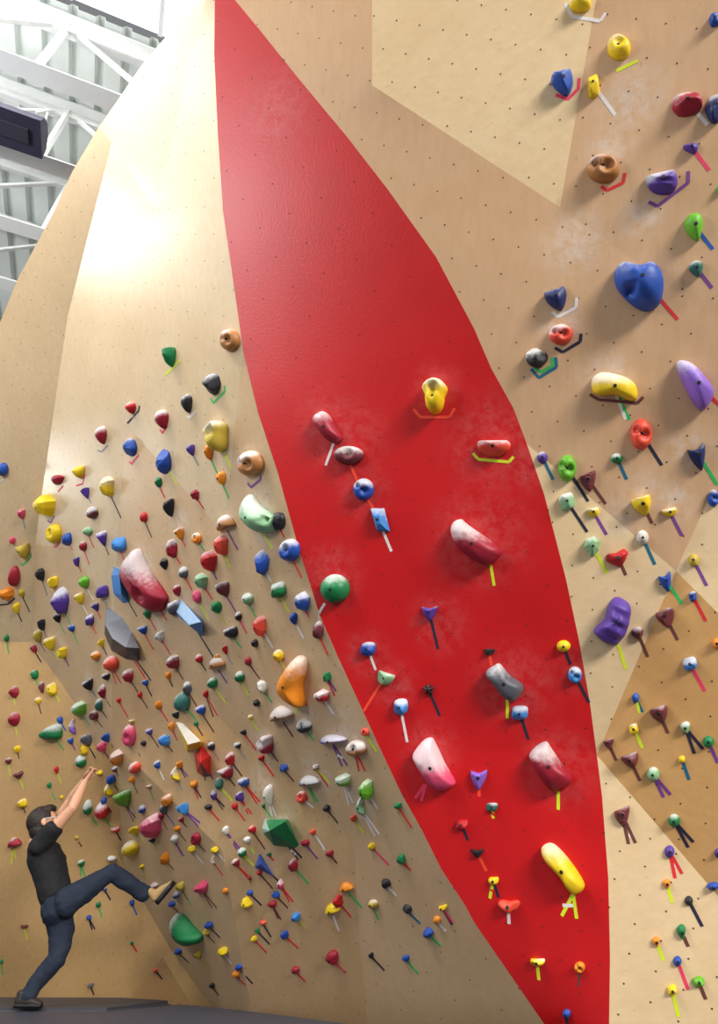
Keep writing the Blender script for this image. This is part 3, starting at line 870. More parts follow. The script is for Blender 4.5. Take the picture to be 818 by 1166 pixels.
# outline holds: px polygon, colour, chalk, height m, roundness, pockets (x,y,r m), tapes, short, label
OUTL = [
 ([(148,629),(155,627),(165,649),(184,677),(185,686),(177,698),(163,691),(149,672),(140,655),(139,642)],'C',2,.17,2.6,[(162,676,.085)],'r190,706','the long crimson pinch','long crimson pinch hold with chalky top and round pocket, biggest on left wall'),
 ([(273,579),(281,563),(292,576),(310,590),(311,603),(298,608),(286,602),(275,590)],'P',2,.15,2.0,[(279,595,.035),(301,592,.035)],'l310,625','the pale green pocketed hold','large pale green pocketed hold with yellow tape near the red panel'),
 ([(318,776),(325,762),(335,749),(344,752),(344,767),(340,784),(343,803),(339,807),(327,800),(319,789)],'O',1,.16,2.2,[],'c350,803;l339,813','the orange banana hold','large orange banana-shaped hold, brightest on the left wall'),
 ([(44,837),(49,831),(57,826),(66,824),(68,832),(67,840),(59,843),(49,842)],'G',2,.13,2.2,[],'g73,854','the green bullet hold','large green bullet hold pointing left, above and left of the climber'),
 ([(196,1044),(204,1045),(216,1059),(226,1069),(224,1076),(213,1076),(201,1065),(195,1052)],'G',2,.16,2.2,[],'','the big green sloper','big green sloper with a white end below the climber\'s raised shoe'),
 ([(513,598),(523,591),(533,598),(569,625),(567,636),(558,644),(549,643),(527,629),(515,614)],'C',2,.13,2.5,[],'l=559,643,563,667','the crimson bar hold','crimson-grey bar hold with short yellow tape, centre of the red panel'),
 ([(470,859),(480,845),(490,841),(495,848),(506,871),(517,890),(516,896),(505,901),(494,899),(482,885),(472,868)],'H',3,.15,2.4,[],'c=484,893,473,909;c=485,893,480,912','the big white-pink sloper','big white-pink sloper with two pink tapes on the red panel'),
 ([(603,859),(611,850),(622,845),(628,853),(641,872),(651,884),(650,893),(636,902),(624,898),(611,880),(604,866)],'C',2,.14,2.4,[],'l=636,900,636,922','the big crimson-grey sloper','big crimson-grey sloper with yellow tape, right side of the red panel'),
 ([(553,767),(562,759),(569,757),(580,770),(594,780),(595,789),(587,798),(576,796),(562,780)],'S',1,.12,2.8,[],'l=578,796,578,818','the grooved purple-grey hold','purple-grey hold with a lengthwise groove and yellow tape, red panel'),
 ([(616,967),(624,961),(634,965),(650,983),(664,1005),(664,1014),(656,1020),(649,1016),(638,999),(620,979)],'Y',1,.12,2.4,[],'l=653,1018,640,1043;l=653,1018,657,1046;w=641,1031,654,1031','the yellow bar hold','long yellow bar hold with a split yellow tape and white tag'),
 ([(355,476),(364,468),(373,472),(385,491),(389,500),(381,505),(371,500),(361,488)],'C',1,.10,2.2,[],'w=380,505,371,530','the split crimson hold','split crimson hold with white tape, upper left of the red panel'),
 ([(700,308),(710,297),(729,301),(743,297),(754,308),(757,325),(752,344),(738,352),(721,345),(704,327)],'B',1,.17,2.2,[(718,330,.04)],'r=748,336,772,364','the biggest blue hold','biggest blue boulder-like hold with chalky top and red tape, right wall'),
 ([(771,414),(782,410),(796,419),(813,442),(812,454),(802,467),(793,461),(782,442)],'V',1,.12,2.2,[],'r=806,448,822,464','the lavender slug-shaped hold','large lavender slug-shaped hold with red tape at the right edge'),
 ([(677,719),(689,706),(694,690),(701,681),(710,682),(719,691),(718,708),(712,725),(701,736),(687,731)],'U',0,.14,2.4,[],'l=703,730,713,762','the big ribbed purple hold','big ribbed purple boot-shaped hold with yellow tape, right of red panel'),
 ([(675,430),(688,423),(713,429),(725,439),(726,453),(718,456),(700,449),(682,450),(675,444)],'Y',2,.11,2.2,[],'m=672,449,682,455,726,459,733,452;g=704,450,717,478;w=702,450,713,478','the yellow arch hold','yellow arch-shaped jug with chalky top over a brown bracket tape'),
]
# faceted volumes: vertices (px,py,height m), faces, colour, chalk verts, tapes, short, label
VOLS = [
 ([(121,689,0),(140,703,0),(152,722,0),(159,738,.04),(120,712,.16),(128,727,.24),(143,737,.22),(119,722,0),(127,741,0),(144,751,0),(159,753,0)],
  [(0,1,2,3,6,5,4),(4,5,8,7),(5,6,9,8),(6,3,10,9),(0,4,7),(3,2,10)],'D',0,'r169,778;k172,775','the dark grey scoop volume','largest dark grey scoop-shaped volume on the left wall'),
 ([(130,645,0),(141,650,0),(147,686,0),(140,687,0),(129,676,0),(126,656,0),(136,654,.13),(138,676,.10)],
  [(0,1,6),(1,2,7,6),(2,3,7),(3,4,7),(4,5,6,7),(5,0,6)],'L',0,'k156,702','the blue faceted block','blue faceted block left of the long crimson pinch'),
 ([(206,682,0),(200,695,.03),(229,708,.15),(215,712,.14),(231,725,0),(199,698,0),(231,708,0)],
  [(0,2,3,1),(2,4,3),(1,3,4,5),(0,1,5),(0,6,2),(2,6,4)],'L',2,'k243,748','the blue-white volume','blue and white wedge volume with a long black tape'),
 ([(200,821,0),(208,823,0),(229,844,.12),(214,848,.14),(228,852,0),(213,856,0),(198,824,0),(231,845,0)],
  [(0,1,2,3),(3,2,4,5),(0,3,5,6),(1,7,2),(2,7,4)],'Y',2,'','the yellow-white volume','yellow and white wedge volume touching the red faceted volume'),
 ([(229,848,0),(240,860,0),(240,884,0),(232,885,0),(224,879,0),(221,859,0),(228,868,.20)],
  [(0,1,6),(1,2,6),(2,3,6),(3,4,6),(4,5,6),(5,0,6)],'R',0,'m234,889;p243,887','the red faceted volume','red faceted volume with a grey side, mid left wall'),
 ([(302,932,0),(328,932,0),(341,963,0),(337,966,0),(312,963,0),(300,949,0),(298,943,0),(307,946,.2),(325,935,.16)],
  [(0,1,8,7),(1,2,8),(2,3,8),(3,4,7,8),(4,5,7),(5,6,7),(6,0,7)],'G',1,'k340,979;k344,977;w=331,968,337,973','the big green volume','big green faceted volume with a chalky top face, left wall'),
 ([(296,971,0),(313,999,0),(290,988,0),(297,984,.12)],
  [(0,1,3),(1,2,3),(2,0,3)],'B',0,'k317,1003','the blue triangular volume','blue triangular volume below left of the big green volume'),
]
# ================================================================ climbing holds and route tapes
PAL = {'R':(196,32,36),'C':(158,30,50),'K':(40,38,42),'B':(34,78,168),'L':(58,132,205),'N':(30,44,96),'G':(26,124,70),'g':(104,178,44),'P':(138,186,138),
       'Y':(240,204,30),'y':(196,170,62),'O':(238,142,34),'T':(176,118,62),'M':(112,50,56),'U':(88,58,150),'V':(140,100,200),'W':(214,208,196),'S':(92,94,102),
       'H':(224,78,116),'A':(236,82,60),'E':(52,108,98),'D':(66,68,74)}
CN = {'R':'red','C':'crimson','K':'black','B':'blue','L':'light blue','N':'navy','G':'green','g':'lime green','P':'pale green','Y':'yellow','y':'mustard yellow','O':'orange',
      'T':'tan','M':'maroon','U':'purple','V':'violet','W':'whitish','S':'grey','H':'pink','A':'coral','E':'teal','D':'dark grey'}
TAPE = {'r':(222,44,48),'c':(236,62,100),'k':(40,36,58),'g':(54,186,92),'l':(214,232,40),'w':(232,226,222),'p':(122,66,140),'o':(255,74,44),'t':(24,104,132),
        'm':(108,60,52),'s':(150,148,150),'b':(38,90,180),'y':(200,190,60)}
TN = {'r':'red','c':'pink','k':'black','g':'green','l':'yellow-green','w':'white','p':'purple','o':'orange','t':'teal','m':'brown','s':'grey','b':'blue','y':'mustard'}
def hold_mat(name, rgb):
    m, nt, b = new_mat(name)
    tc = N(nt, 'ShaderNodeTexCoord'); nz = N(nt, 'ShaderNodeTexNoise'); nz.inputs['Scale'].default_value = 30; nz.inputs['Detail'].default_value = 5
    nt.links.new(tc.outputs['Object'], nz.inputs['Vector'])
    c = lin(rgb)
    mx = N(nt, 'ShaderNodeMix', data_type='RGBA'); mx.inputs[6].default_value = tuple(x*.85 for x in c[:3])+(1,); mx.inputs[7].default_value = tuple(min(1, x*1.12) for x in c[:3])+(1,)
    nt.links.new(nz.outputs['Fac'], mx.inputs[0])
    at = N(nt, 'ShaderNodeAttribute'); at.attribute_name = 'chalk'
    ad = N(nt, 'ShaderNodeMath', operation='MULTIPLY_ADD'); ad.inputs[1].default_value = .55; ad.inputs[2].default_value = -.27
    nt.links.new(nz.outputs['Fac'], ad.inputs[0])
    a2 = N(nt, 'ShaderNodeMath', operation='ADD'); nt.links.new(at.outputs['Fac'], a2.inputs[0]); nt.links.new(ad.outputs[0], a2.inputs[1])
    mr = N(nt, 'ShaderNodeMapRange', interpolation_type='SMOOTHSTEP'); mr.inputs['From Min'].default_value = .22; mr.inputs['From Max'].default_value = .85; mr.inputs['To Max'].default_value = .70
    nt.links.new(a2.outputs[0], mr.inputs['Value'])
    m2 = N(nt, 'ShaderNodeMix', data_type='RGBA'); m2.inputs[7].default_value = (.80, .79, .78, 1)
    nt.links.new(mr.outputs[0], m2.inputs[0]); nt.links.new(mx.outputs[2], m2.inputs[6])
    nt.links.new(m2.outputs[2], b.inputs['Base Color'])
    b.inputs['Roughness'].default_value = .48; b.inputs['Specular IOR Level'].default_value = .4
    bp = N(nt, 'ShaderNodeBump'); bp.inputs['Strength'].default_value = .25; bp.inputs['Distance'].default_value = .004
    nt.links.new(nz.outputs['Fac'], bp.inputs['Height']); nt.links.new(bp.outputs[0], b.inputs['Normal'])
    return m
HM = {k: hold_mat(CN[k]+' polyurethane hold', v) for k, v in PAL.items()}
TM = {k: simple_mat(TN[k]+' cloth tape', v, .55, .08, 60) for k, v in TAPE.items()}
M_BOLT = simple_mat('black steel bolt', (18,18,20), .7, .1, 40)
def outline(kind, n, rnd):
    """unit outline of a hold kind, v up, tip or narrow end down; about 1 x 1"""
    pts = []
    for i in range(n):
        t = 2*math.pi*i/n; c, s = math.cos(t), math.sin(t)
        if kind in 'edox': r = .5
        elif kind in 'pg': r = .5*(1 - .20*max(0, -s)**2 * 0 - .0); 
        elif kind == 't': r = .5
        else: r = .5
        x, y = c*r, s*r
        if kind == 'p':                     # teardrop
            k = (y+.5); x *= (.35 + .75*min(1, k*1.15)**.75); y = y
        elif kind in 'tf' or kind == 'g':   # rounded triangle, flat edge up
            k = (y+.5); y = (min(y, .24) + .05*x)*1.22; x *= (.28 + .84*min(1, k)**.55)
            if kind == 'g': x += .12*(y+.2); 
            if kind == 'f': y += .22*abs(x)**1.1*2 - .08; 
        elif kind == 'c':                   # half moon, flat edge up
            y = min(y, .18)*1.25 + .10; x *= 1.04
        elif kind == 'k':                   # rounded block
            e = .62; x = math.copysign(abs(c)**e, c)*.5; y = math.copysign(abs(s)**e, s)*.5; x += .10*y
        elif kind == 's':                   # two lobes and a tail
            r = .36 + .13*abs(math.sin(1.0*(t-math.pi/2)))*(1 if s > -.2 else .2) ; x, y = c*r*1.15, s*r; 
            if s > .6: y -= .16*(s-.6)/.4
            if s < -.5: x *= .6; y *= 1.25
        elif kind == 'x':                   # star with five stubby arms
            r = .34 + .16*math.cos(5*(t-math.pi/2)); x, y = c*r, s*r
        elif kind == 'b':                   # crescent
            y = y*.62 - 1.15*x*x + .14
        elif kind == 'j':                   # jug: wide lip above a narrower body
            k = (y+.5); x *= (.70 if k < .5 else .70+.36*min(1, (k-.5)*4)); e = .8
        elif kind == 'v':
            e = .35; x = math.copysign(abs(c)**e, c)*.36; y = math.copysign(abs(s)**e, s)*.5; x -= .22*y
        elif kind == 'w':
            pass
        pts.append([x, y])
    return pts
def hold_mesh(kind, base, ctr, n, upv, size, colour, chalk, seed, height=None, prof=2.0, pockets=(), rib=0):
    """base: world points of the outline on the sheet. Rings climb along the sheet normal n and close in to the crown."""
    rnd = random.Random(seed)
    uv_u = upv.cross(n).normalized(); uv_v = upv
    P = [((p-ctr).dot(uv_u), (p-ctr).dot(uv_v)) for p in base]
    sx = max(abs(a) for a, b in P)*2; sy = max(abs(b) for a, b in P)*2
    h = height or size*{'e':.50,'d':.50,'p':.46,'t':.55,'r':.50,'w':.60,'c':.50,'k':.55,'b':.42,'o':.46,'s':.46,'j':.60,'f':.40,'g':.42,'x':.40,'v':.36}[kind]
    q = {'e':2.0,'d':2.0,'p':2.1,'t':2.4,'r':2.0,'w':1.35,'c':2.4,'k':2.8,'b':2.0,'o':2.3,'s':2.0,'j':3.0,'f':2.0,'g':2.0,'x':2.0,'v':1.3}[kind] if height is None else prof
    flat = kind in 'wv'
    n_out = len(P); rings = 3 if flat else (12 if height else 18 if kind == 'g' or rib else 7)
    apx = {'t':.20,'c':.16,'j':.18,'w':.14,'p':.08,'g':.10,'f':.06}.get(kind, 0)
    bm = bmesh.new(); R = []
    for k in range(rings+1):
        t = k/rings
        if flat: s = [1.0, .80, .34, .0][k]; z = [0, .62, .97, 1.0][k]
        else:
            z = math.sin(t*math.pi/2); s = (max(0, 1 - z**q))**(1/q) if q != 1 else 1-z
            if k == rings: s = 0; z = 1
        if s == 0:
            R.append([bm.verts.new((0, apx*sy, h))]); break
        R.append([bm.verts.new((a*s, b*s + apx*sy*z*(1-s*.35), z*h if k else -.004)) for a, b in P])
    for a, b in zip(R, R[1:]):
        if len(b) == 1:
            for i in range(n_out): bm.faces.new((a[i], a[(i+1) % n_out], b[0]))
        else:
            for i in range(n_out): bm.faces.new((a[i], a[(i+1) % n_out], b[(i+1) % n_out], b[i]))
    bm.faces.new(R[0][::-1])
    # surface character
    off = Vector((seed*1.37 % 17, seed*.73 % 11, seed*.31 % 7)); S = max(size, .03)
    pk = list(pockets)
    if kind == 'o' and not pk: pk = [(-.20*sx, .16*sy, .16*S), (.12*sx, -.06*sy, .24*S)] if seed % 2 else [(.06*sx, .10*sy, .26*S)]
    if kind == 'j' and not pk: pk = [(0, .26*sy, .30*min(sx, sy))]
    for v in bm.verts:
        c = v.co.copy(); lift = max(0, c.z)/h
        amp = {'r':.13,'s':.07,'k':.05,'x':.05}.get(kind, .025)*S*(1 if height is None else .5)
        if not flat:
            d = noise.noise(c/S*2.3 + off)*amp*1.6 + (noise.noise(c/S*6 + off)*amp*.7 if kind in 'rsk' or height else 0)
            v.co += Vector((c.x, c.y, c.z*1.2)).normalized()*d*(.35+.65*lift)
        if kind == 'g' and lift > .05:
            rr = math.hypot(c.x, c.y)/S; v.co.z -= .16*h*(.5+.5*math.sin(rr*42))
        if rib and lift > .02: v.co.z += h*.075*(math.sin((c.y*.9 + c.x*.45)*rib) - .4)*min(1, lift*3)
        for (pu, pv, pr) in pk:
            dd = math.hypot(c.x-pu, c.y-pv)/pr
            if dd < 1 and lift > .3: v.co.z -= h*.55*(1-dd*dd)**1.3
    if kind in 'rktsc' and not height:                   # flat planes as on moulded holds
        for _ in range(5 if kind == 'r' else 3):
            th = rnd.uniform(0, 6.28); nn = Vector((math.cos(th)*.7, math.sin(th)*.7, .75)).normalized(); lim = max(v.co.dot(nn) for v in bm.verts)*rnd.uniform(.72, .86)
            for v in bm.verts:
                e = v.co.dot(nn)-lim
                if e > 0 and v.co.z > 0: v.co -= nn*e*.85
    bmesh.ops.recalc_face_normals(bm, faces=bm.faces)
    me = bpy.data.meshes.new('climbing_hold'); bm.to_mesh(me)
    ch = me.attributes.new('chalk', 'FLOAT', 'POINT')
    lvl = [0, .30, .62, 1.0][chalk]
    for i, v in enumerate(me.vertices):
        g = v.co.y/max(sy, .01)*2            # -1 bottom .. 1 top edge of the hold
        val = (g*.95 - .12 + lvl*.55)*(.55+lvl*.75) if chalk else 0
        ch.data[i].value = max(0, min(1.1, val))
    if not flat:
        for p in me.polygons: p.use_smooth = True
    M3 = Matrix((uv_u, uv_v, n)).transposed().to_4x4(); M3.translation = ctr
    me.transform(Matrix.Rotation(0, 4, 'Z'))
    bv = BVHTree.FromBMesh(bm)
    hit = bv.ray_cast(Vector((0, .02*sy, h*2)), Vector((0, 0, -1)))
    bm.free()
    return me, M3, (hit[0] if hit and hit[0] else Vector((0, 0, h))), (hit[1] if hit and hit[1] else Vector((0, 0, 1)))
def tape_mesh(pts_px, width=.024):
    """a strip of cloth tape pressed on the sheet, following it over the joints"""
    d = []
    for (x0, y0), (x1, y1) in zip(pts_px, pts_px[1:]):
        n = max(1, int(math.hypot(x1-x0, y1-y0)/9))
        seg = [(x0+(x1-x0)*i/n, y0+(y1-y0)*i/n) for i in range(n+1)]
        d.append([locate(x, y)[:2] for x, y in seg])
    bm = bmesh.new()
    for seg in d:
        L = []
        for i, (p, n) in enumerate(seg):
            q = seg[min(i+1, len(seg)-1)][0] - seg[max(i-1, 0)][0]
            if q.length < 1e-5: continue
            s = q.normalized().cross(n).normalized()*width/2
            hgt = .0014 + .0003*(len(bm.faces) > 0)
            L.append((bm.verts.new(p-s-n*.001), bm.verts.new(p-s+n*hgt), bm.verts.new(p+s+n*hgt), bm.verts.new(p+s-n*.001)))
        for a, b in zip(L, L[1:]):
            for k in range(4): bm.faces.new((a[k], a[(k+1) % 4], b[(k+1) % 4], b[k]))
        if len(L) > 1: bm.faces.new(L[0][::-1]); bm.faces.new(L[-1])
    return bm
def trim(x, y, w, h, pts):
    # the strip starts tucked just under the rim of its hold
    dx, dy = pts[0][0]-x, pts[0][1]-y; L = math.hypot(dx, dy); k = min(.6*L, .26*min(w, h)+.06*max(w, h))/L
    return [(x+dx*k, y+dy*k)] + pts
def parse():
    out = []
    for line in HOLDS.strip().splitlines():
        short = label = None
        if '@' in line: line, short, label = line.split('@')
        a, _, tp = line.partition(' ') if False else (line, 0, 0)
        f = line.split()
        x, y, w, h = map(float, f[:4]); tapes = []
        if len(f) > 7:
            for s in f[7].split(';'):
                if not s: continue
                c, s = s[0], s[1:]; absn = s.startswith('='); v = [float(q) for q in s.lstrip('=').split(',')]
                pts = list(zip(v[0::2], v[1::2]))
                tapes.append((c, pts if absn else trim(x, y, w, h, pts)))
        out.append(dict(x=x, y=y, w=w, h=h, c=f[4], k=f[5], ch=int(f[6]), tapes=tapes, short=short, label=label, kind='h'))
    return out
def ptapes(s, x, y):
    r = []
    for q in s.split(';'):
        if not q: continue
        c, q = q[0], q[1:]; absn = q.startswith('='); v = [float(t) for t in q.lstrip('=').split(',')]
        pts = list(zip(v[0::2], v[1::2])); r.append((c, pts if absn else [(x, y)] + pts))
    return r
ALL = parse()
for pts, c, ch, hh, pr, pk, tp, short, label in OUTL:
    x = sum(p[0] for p in pts)/len(pts); y = sum(p[1] for p in pts)/len(pts)
    ALL.append(dict(x=x, y=y, w=max(p[0] for p in pts)-min(p[0] for p in pts), h=max(p[1] for p in pts)-min(p[1] for p in pts), c=c, k='O', ch=ch,
                    tapes=ptapes(tp, x, y), short=short, label=label, kind='o', pts=pts, hh=hh, pr=pr, pk=pk))
for vs, fs, c, ch, tp, short, label in VOLS:
    x = sum(p[0] for p in vs)/len(vs); y = sum(p[1] for p in vs)/len(vs)
    ALL.append(dict(x=x, y=y, w=max(p[0] for p in vs)-min(p[0] for p in vs), h=max(p[1] for p in vs)-min(p[1] for p in vs), c=c, k='F', ch=ch,
                    tapes=ptapes(tp, x, y), short=short, label=label, kind='v', vs=vs, fs=fs))
for i, d in enumerate(ALL): d['i'] = i
def bez_smooth(pts, per=5):
    out = []; n = len(pts)
    for i in range(n):
        p0, p1, p2, p3 = (Vector(pts[(i+j-1) % n]) for j in range(4))
        for k in range(per):
            t = k/per
            out.append(.5*((2*p1) + (p2-p0)*t + (2*p0-5*p1+4*p2-p3)*t*t + (3*p1-p0-3*p2+p3)*t*t*t))
    return out
def image_up_on(p, n, px, py, dx, dy):
    """direction on the sheet that the image direction (dx,dy) shows"""
    q = on_plane(px+dx*.5, py+dy*.5, p, n) - p
    return q.normalized()
FACEM = {'scoop volume': ((128,130,138), [0]), 'blue-white': ((168,196,228), [0]), 'yellow-white': ((226,216,200), [0]), 'red faceted': ((140,96,98), [2]), 'green volume': ((176,206,190), [5, 6])}  # scoop volume's grit face also carries the light from top left in its tone
def build_hold(d):
    seed = d['i']+1
    if d['kind'] == 'v':
        cx, cy = d['x'], d['y']; p, n, nm = locate(cx, cy)
        bm = bmesh.new()
        W = [on_plane(x, y, p, n, h if h > 0 else -.004) for x, y, h in d['vs']]
        vs = [bm.verts.new(q - p) for q in W]
        for f in d['fs']: bm.faces.new([vs[i] for i in f])
        bmesh.ops.recalc_face_normals(bm, faces=bm.faces)
        for f in bm.faces:
            if f.normal.dot(n) < -.05 or (f.calc_center_median()+p-CAMP).dot(f.normal) > 0 and False: pass
        tot = sum((f.normal.dot(n)) for f in bm.faces)
        if tot < 0:
            for f in bm.faces: f.normal_flip()
        me = bpy.data.meshes.new('climbing_volume'); bm.to_mesh(me); bm.free()
        ch = me.attributes.new('chalk', 'FLOAT', 'POINT')
        top = sorted(range(len(W)), key=lambda i: d['vs'][i][1])[:max(2, len(W)//2)]
        if d['ch']:
            if True: top = top[:2]
            for i in top: ch.data[i].value = [.0, .55, .9, 1][d['ch']]
        ob = bpy.data.objects.new('climbing_volume', me); ob.location = p
        me.materials.append(HM[d['c']])
        for key, (rgb, faces) in FACEM.items():
            if key in d['short']:
                me.materials.append(simple_mat(key.split()[0]+' toned rough grit face', rgb, .8, .22, 60, .5))
                for fi in faces: me.polygons[fi].material_index = 1
        md = ob.modifiers.new('edge', 'BEVEL'); md.width = .006; md.segments = 2; md.limit_method = 'ANGLE'
        return ob, None
    px, py = d['x'], d['y']
    p, n, nm = locate(px, py)
    size_px = math.sqrt(d['w']*d['h'])
    zc = (p-CAMP).y*cp + (p-CAMP).z*sp
    if d['kind'] == 'o':
        h = d['hh']; s2 = .45
        pts = bez_smooth(d['pts'], 4)
        base = [on_plane(q.x, q.y, p, n, h*.35) - n*h*.35 for q in pts]
        ctr = sum(base, Vector())/len(base)
        up = image_up_on(ctr, n, *proj(ctr), *((-18, -12) if 'green sloper' in d['short'] else (0, -20)))
        pk = []
        for (x, y, r) in d['pk']:
            q = on_plane(x, y, p, n, h*.6) - n*h*.6 - ctr; u = up.cross(n).normalized(); pk.append((q.dot(u), q.dot(up), r))
        me, M, hp, hn = hold_mesh('e', base, ctr, n, up, size_px/F_PX*zc, d['c'], d['ch'], seed, height=h, prof=d['pr'], pockets=pk, rib=(85 if 'ribbed' in d['short'] else 0))
    else:
        # image direction of the hold's axis: its tip follows its tape on the left wall, upright elsewhere
        ax = Vector((0, 1))
        if d['tapes'] and len(d['tapes'][0][1]) == 2 and d['x'] < 470 and d['k'] in 'ptwrdegsjfc':
            (x0, y0), (x1, y1) = d['tapes'][0][1]; v = Vector((x1-x0, y1-y0))
            if v.length > 3: ax = v.normalized()*.65 + Vector((0, .35)); ax.normalize()
        elif d['x'] < 470 and nm != 'red': ax = Vector((.28, .96))
        elif nm != 'red': ax = Vector((.30, .95))
        side = Vector((ax.y, -ax.x))
        rnd = random.Random(seed)
        nn = {'w': 7, 'v': 4}.get(d['k'], 26)
        O = outline(d['k'], nn if d['k'] != 'v' else 8, rnd)
        if d['k'] == 'w':
            O = [[math.cos(t)*.5, math.sin(t)*.5] for t in [2*math.pi*(i+rnd.uniform(-.28, .28))/7+.3 for i in range(7)]]
            O = [[x*(1.05 if y > 0 else .85), y] for x, y in O]
        if d['k'] == 'v': O = [(-.42,.5),(.22,.5),(.5,-.5),(-.08,-.5)]
        if d['k'] == 'b' and d['w'] < d['h']: O = [(-y, x) for x, y in O]
        h_m = size_px/F_PX*zc*.42
        cosv = abs(n.dot((CAMP-p).normalized()))
        # keep the silhouette (sheet outline plus height) close to the size seen
        q1, q2 = proj(p), proj(p+n*h_m)
        shift = Vector((q2[0]-q1[0], q2[1]-q1[1]))
        cx, cy = px - shift.x*.45, py - shift.y*.45
        kx = max(.55, 1 - abs(shift.x)/d['w']*.55); ky = max(.55, 1 - abs(shift.y)/d['h']*.55)
        p, n2, _ = locate(px, py); p0 = on_plane(cx, cy, p, n)
        base = []
        for a, b in O:
            vx = side*a + (-ax)*b      # outline v up = against the axis
            base.append(on_plane(cx + vx.x*d['w']*kx, cy + vx.y*d['h']*ky, p, n))
        ctr = p0
        up = image_up_on(ctr, n, cx, cy, -ax.x*20, -ax.y*20)
        u = up.cross(n).normalized()
        # limit the stretch of the outline on steeply seen sheets
        me, M, hp, hn = hold_mesh(d['k'], base, ctr, n, up, size_px/F_PX*zc, d['c'], d['ch'], seed, rib=(150 if d['short'] and 'ridged' in d['short'] else 0))
    ob = bpy.data.objects.new('climbing_hold', me); me.materials.append(HM[d['c']])
    ob.matrix_world = M
    bolt = None
    if d['w']*d['h'] > 90 and d['kind'] != 'v':
        bm = bmesh.new(); r = .0085 if d['w']*d['h'] < 500 else .012
        rot = hn.to_track_quat('Z', 'Y').to_matrix()
        rr = []
        for (rad, z) in ((r*.95, -.006), (r*.95, .0022), (r*.6, .0030)):
            rr.append([bm.verts.new(hp + rot @ Vector((math.cos(t)*rad, math.sin(t)*rad, z))) for t in [2*math.pi*k/12 for k in range(12)]])
        for a, b in zip(rr, rr[1:]):
            for k in range(12): bm.faces.new((a[k], a[(k+1) % 12], b[(k+1) % 12], b[k]))
        bm.faces.new(rr[-1])
        mb = bpy.data.meshes.new('bolt'); bm.to_mesh(mb); bm.free(); mb.materials.append(M_BOLT)
        bolt = bpy.data.objects.new('bolt', mb); bolt.parent = ob
    return ob, bolt
# ---- which are separate things: the 300 that show largest; the smaller rest is one mass
order = sorted(ALL, key=lambda d: -d['w']*d['h'])
IND = set(d['i'] for d in order[:300])
TPS = []
for d in ALL:
    for c, pts in d['tapes']:
        L = sum(math.hypot(a[0]-b[0], a[1]-b[1]) for a, b in zip(pts, pts[1:]))
        TPS.append(dict(c=c, pts=pts, L=L, d=d))
for i, t in enumerate(TPS): t['i'] = i
TIND = set(t['i'] for t in sorted(TPS, key=lambda t: -t['L'])[:300])
# ---- landmarks that labels refer to
LM = [(d['x'], d['y'], d['short']) for d in ALL if d['short']]
LM += [(46, 935, "the climber's head"), (66, 1000, "the climber's black shirt"), (130, 990, "the climber's knee"), (190, 1015, "the climber's raised shoe"),
       (25, 1146, "the climber's standing foot"), (104, 880, "the climber's hands")]
SHP = {'e':'round','d':'domed','p':'teardrop','t':'wedge','r':'rocky','w':'faceted','c':'half-moon','k':'blocky','b':'crescent','o':'pocketed','s':'lumpy','j':'jug','f':'curved','g':'grooved','x':'star','v':'slanted','O':'big','F':'faceted'}
def relation(dx, dy):
    a = math.degrees(math.atan2(-dy, dx)) % 360; k = int(((a+22.5) % 360)//45)
    return ['right of','above right of','above','above left of','left of','below left of','below','below right of'][k], k
ORD = ['', 'second', 'third', 'fourth', 'fifth', 'sixth', 'seventh']
def locators(items, descf, avoid=None):
    """label every item by look plus where it is from a landmark, counting outwards where look-alikes share that direction"""
    res = {}
    info = [(it['i'], it['lx'], it['ly'], descf(it)) for it in items]
    for i, x, y, ds in info:
        best = None
        for (lx, ly, ln) in LM:
            dist = math.hypot(x-lx, y-ly)
            if dist < 4 or dist > 260: continue
            rel, k = relation(x-lx, y-ly)
            rank = 0
            for j, x2, y2, ds2 in info:
                if j != i and ds2 == ds:
                    d2 = math.hypot(x2-lx, y2-ly)
                    if d2 < 4: continue
                    if relation(x2-lx, y2-ly)[1] == k:
                        if d2 < dist - .01 or (abs(d2-dist) <= .01 and j < i): rank += 1
            words = len(ds.split()) + len(ln.split())
            pre = 2 + (rank > 0)
            sc = dist + rank*90 + (1000 if words + 4 + (rank > 0) + len(rel.split()) - 1 > 16 else 0)
            if best is None or sc < best[0]: best = (sc, rel, rank, ln, dist)
        sc, rel, rank, ln, dist = best
        if rank == 0: s = ('%s just %s %s' if dist < 30 else '%s nearest %s %s') % (ds, rel, ln)
        else: s = '%s %s out %s %s' % (ORD[rank], ds, rel, ln)
        res[i] = s
    return res
def size_word(d):
    a = d['w']*d['h']
    return 'tiny' if a < 75 else 'small' if a < 160 else 'medium' if a < 420 else 'large'
def hdesc(d):
    # reuse the look words a viewer sees: size, chalk, colour, shape, tape
    t = ''
    if d['tapes']: t = ' with %s tape' % TN[d['tapes'][0][0]]
    return '%s %s %s hold%s' % (size_word(d), CN[d['c']], SHP[d['k']], t)
auto = [d for d in ALL if d['i'] in IND and not d['label']]
for d in ALL: d['lx'], d['ly'] = d['x'], d['y']
HL = locators([d for d in ALL if not d['label']], hdesc)
for t in TPS: t['lx'], t['ly'] = t['pts'][-1] if len(t['pts']) == 2 else t['pts'][len(t['pts'])//2]
def tdesc(t):
    sh = 'corner tape' if len(t['pts']) > 2 else ('tape strip' if t['L'] > 14 else 'short tape strip')
    return '%s %s under %s hold' % (TN[t['c']], sh, CN[t['d']['c']])
TL = locators(TPS, tdesc)
GH = 'climbing holds bolted to the plywood wall'; GT = 'route tape strips stuck beside holds'
rest = bmesh.new(); rest_mats = []
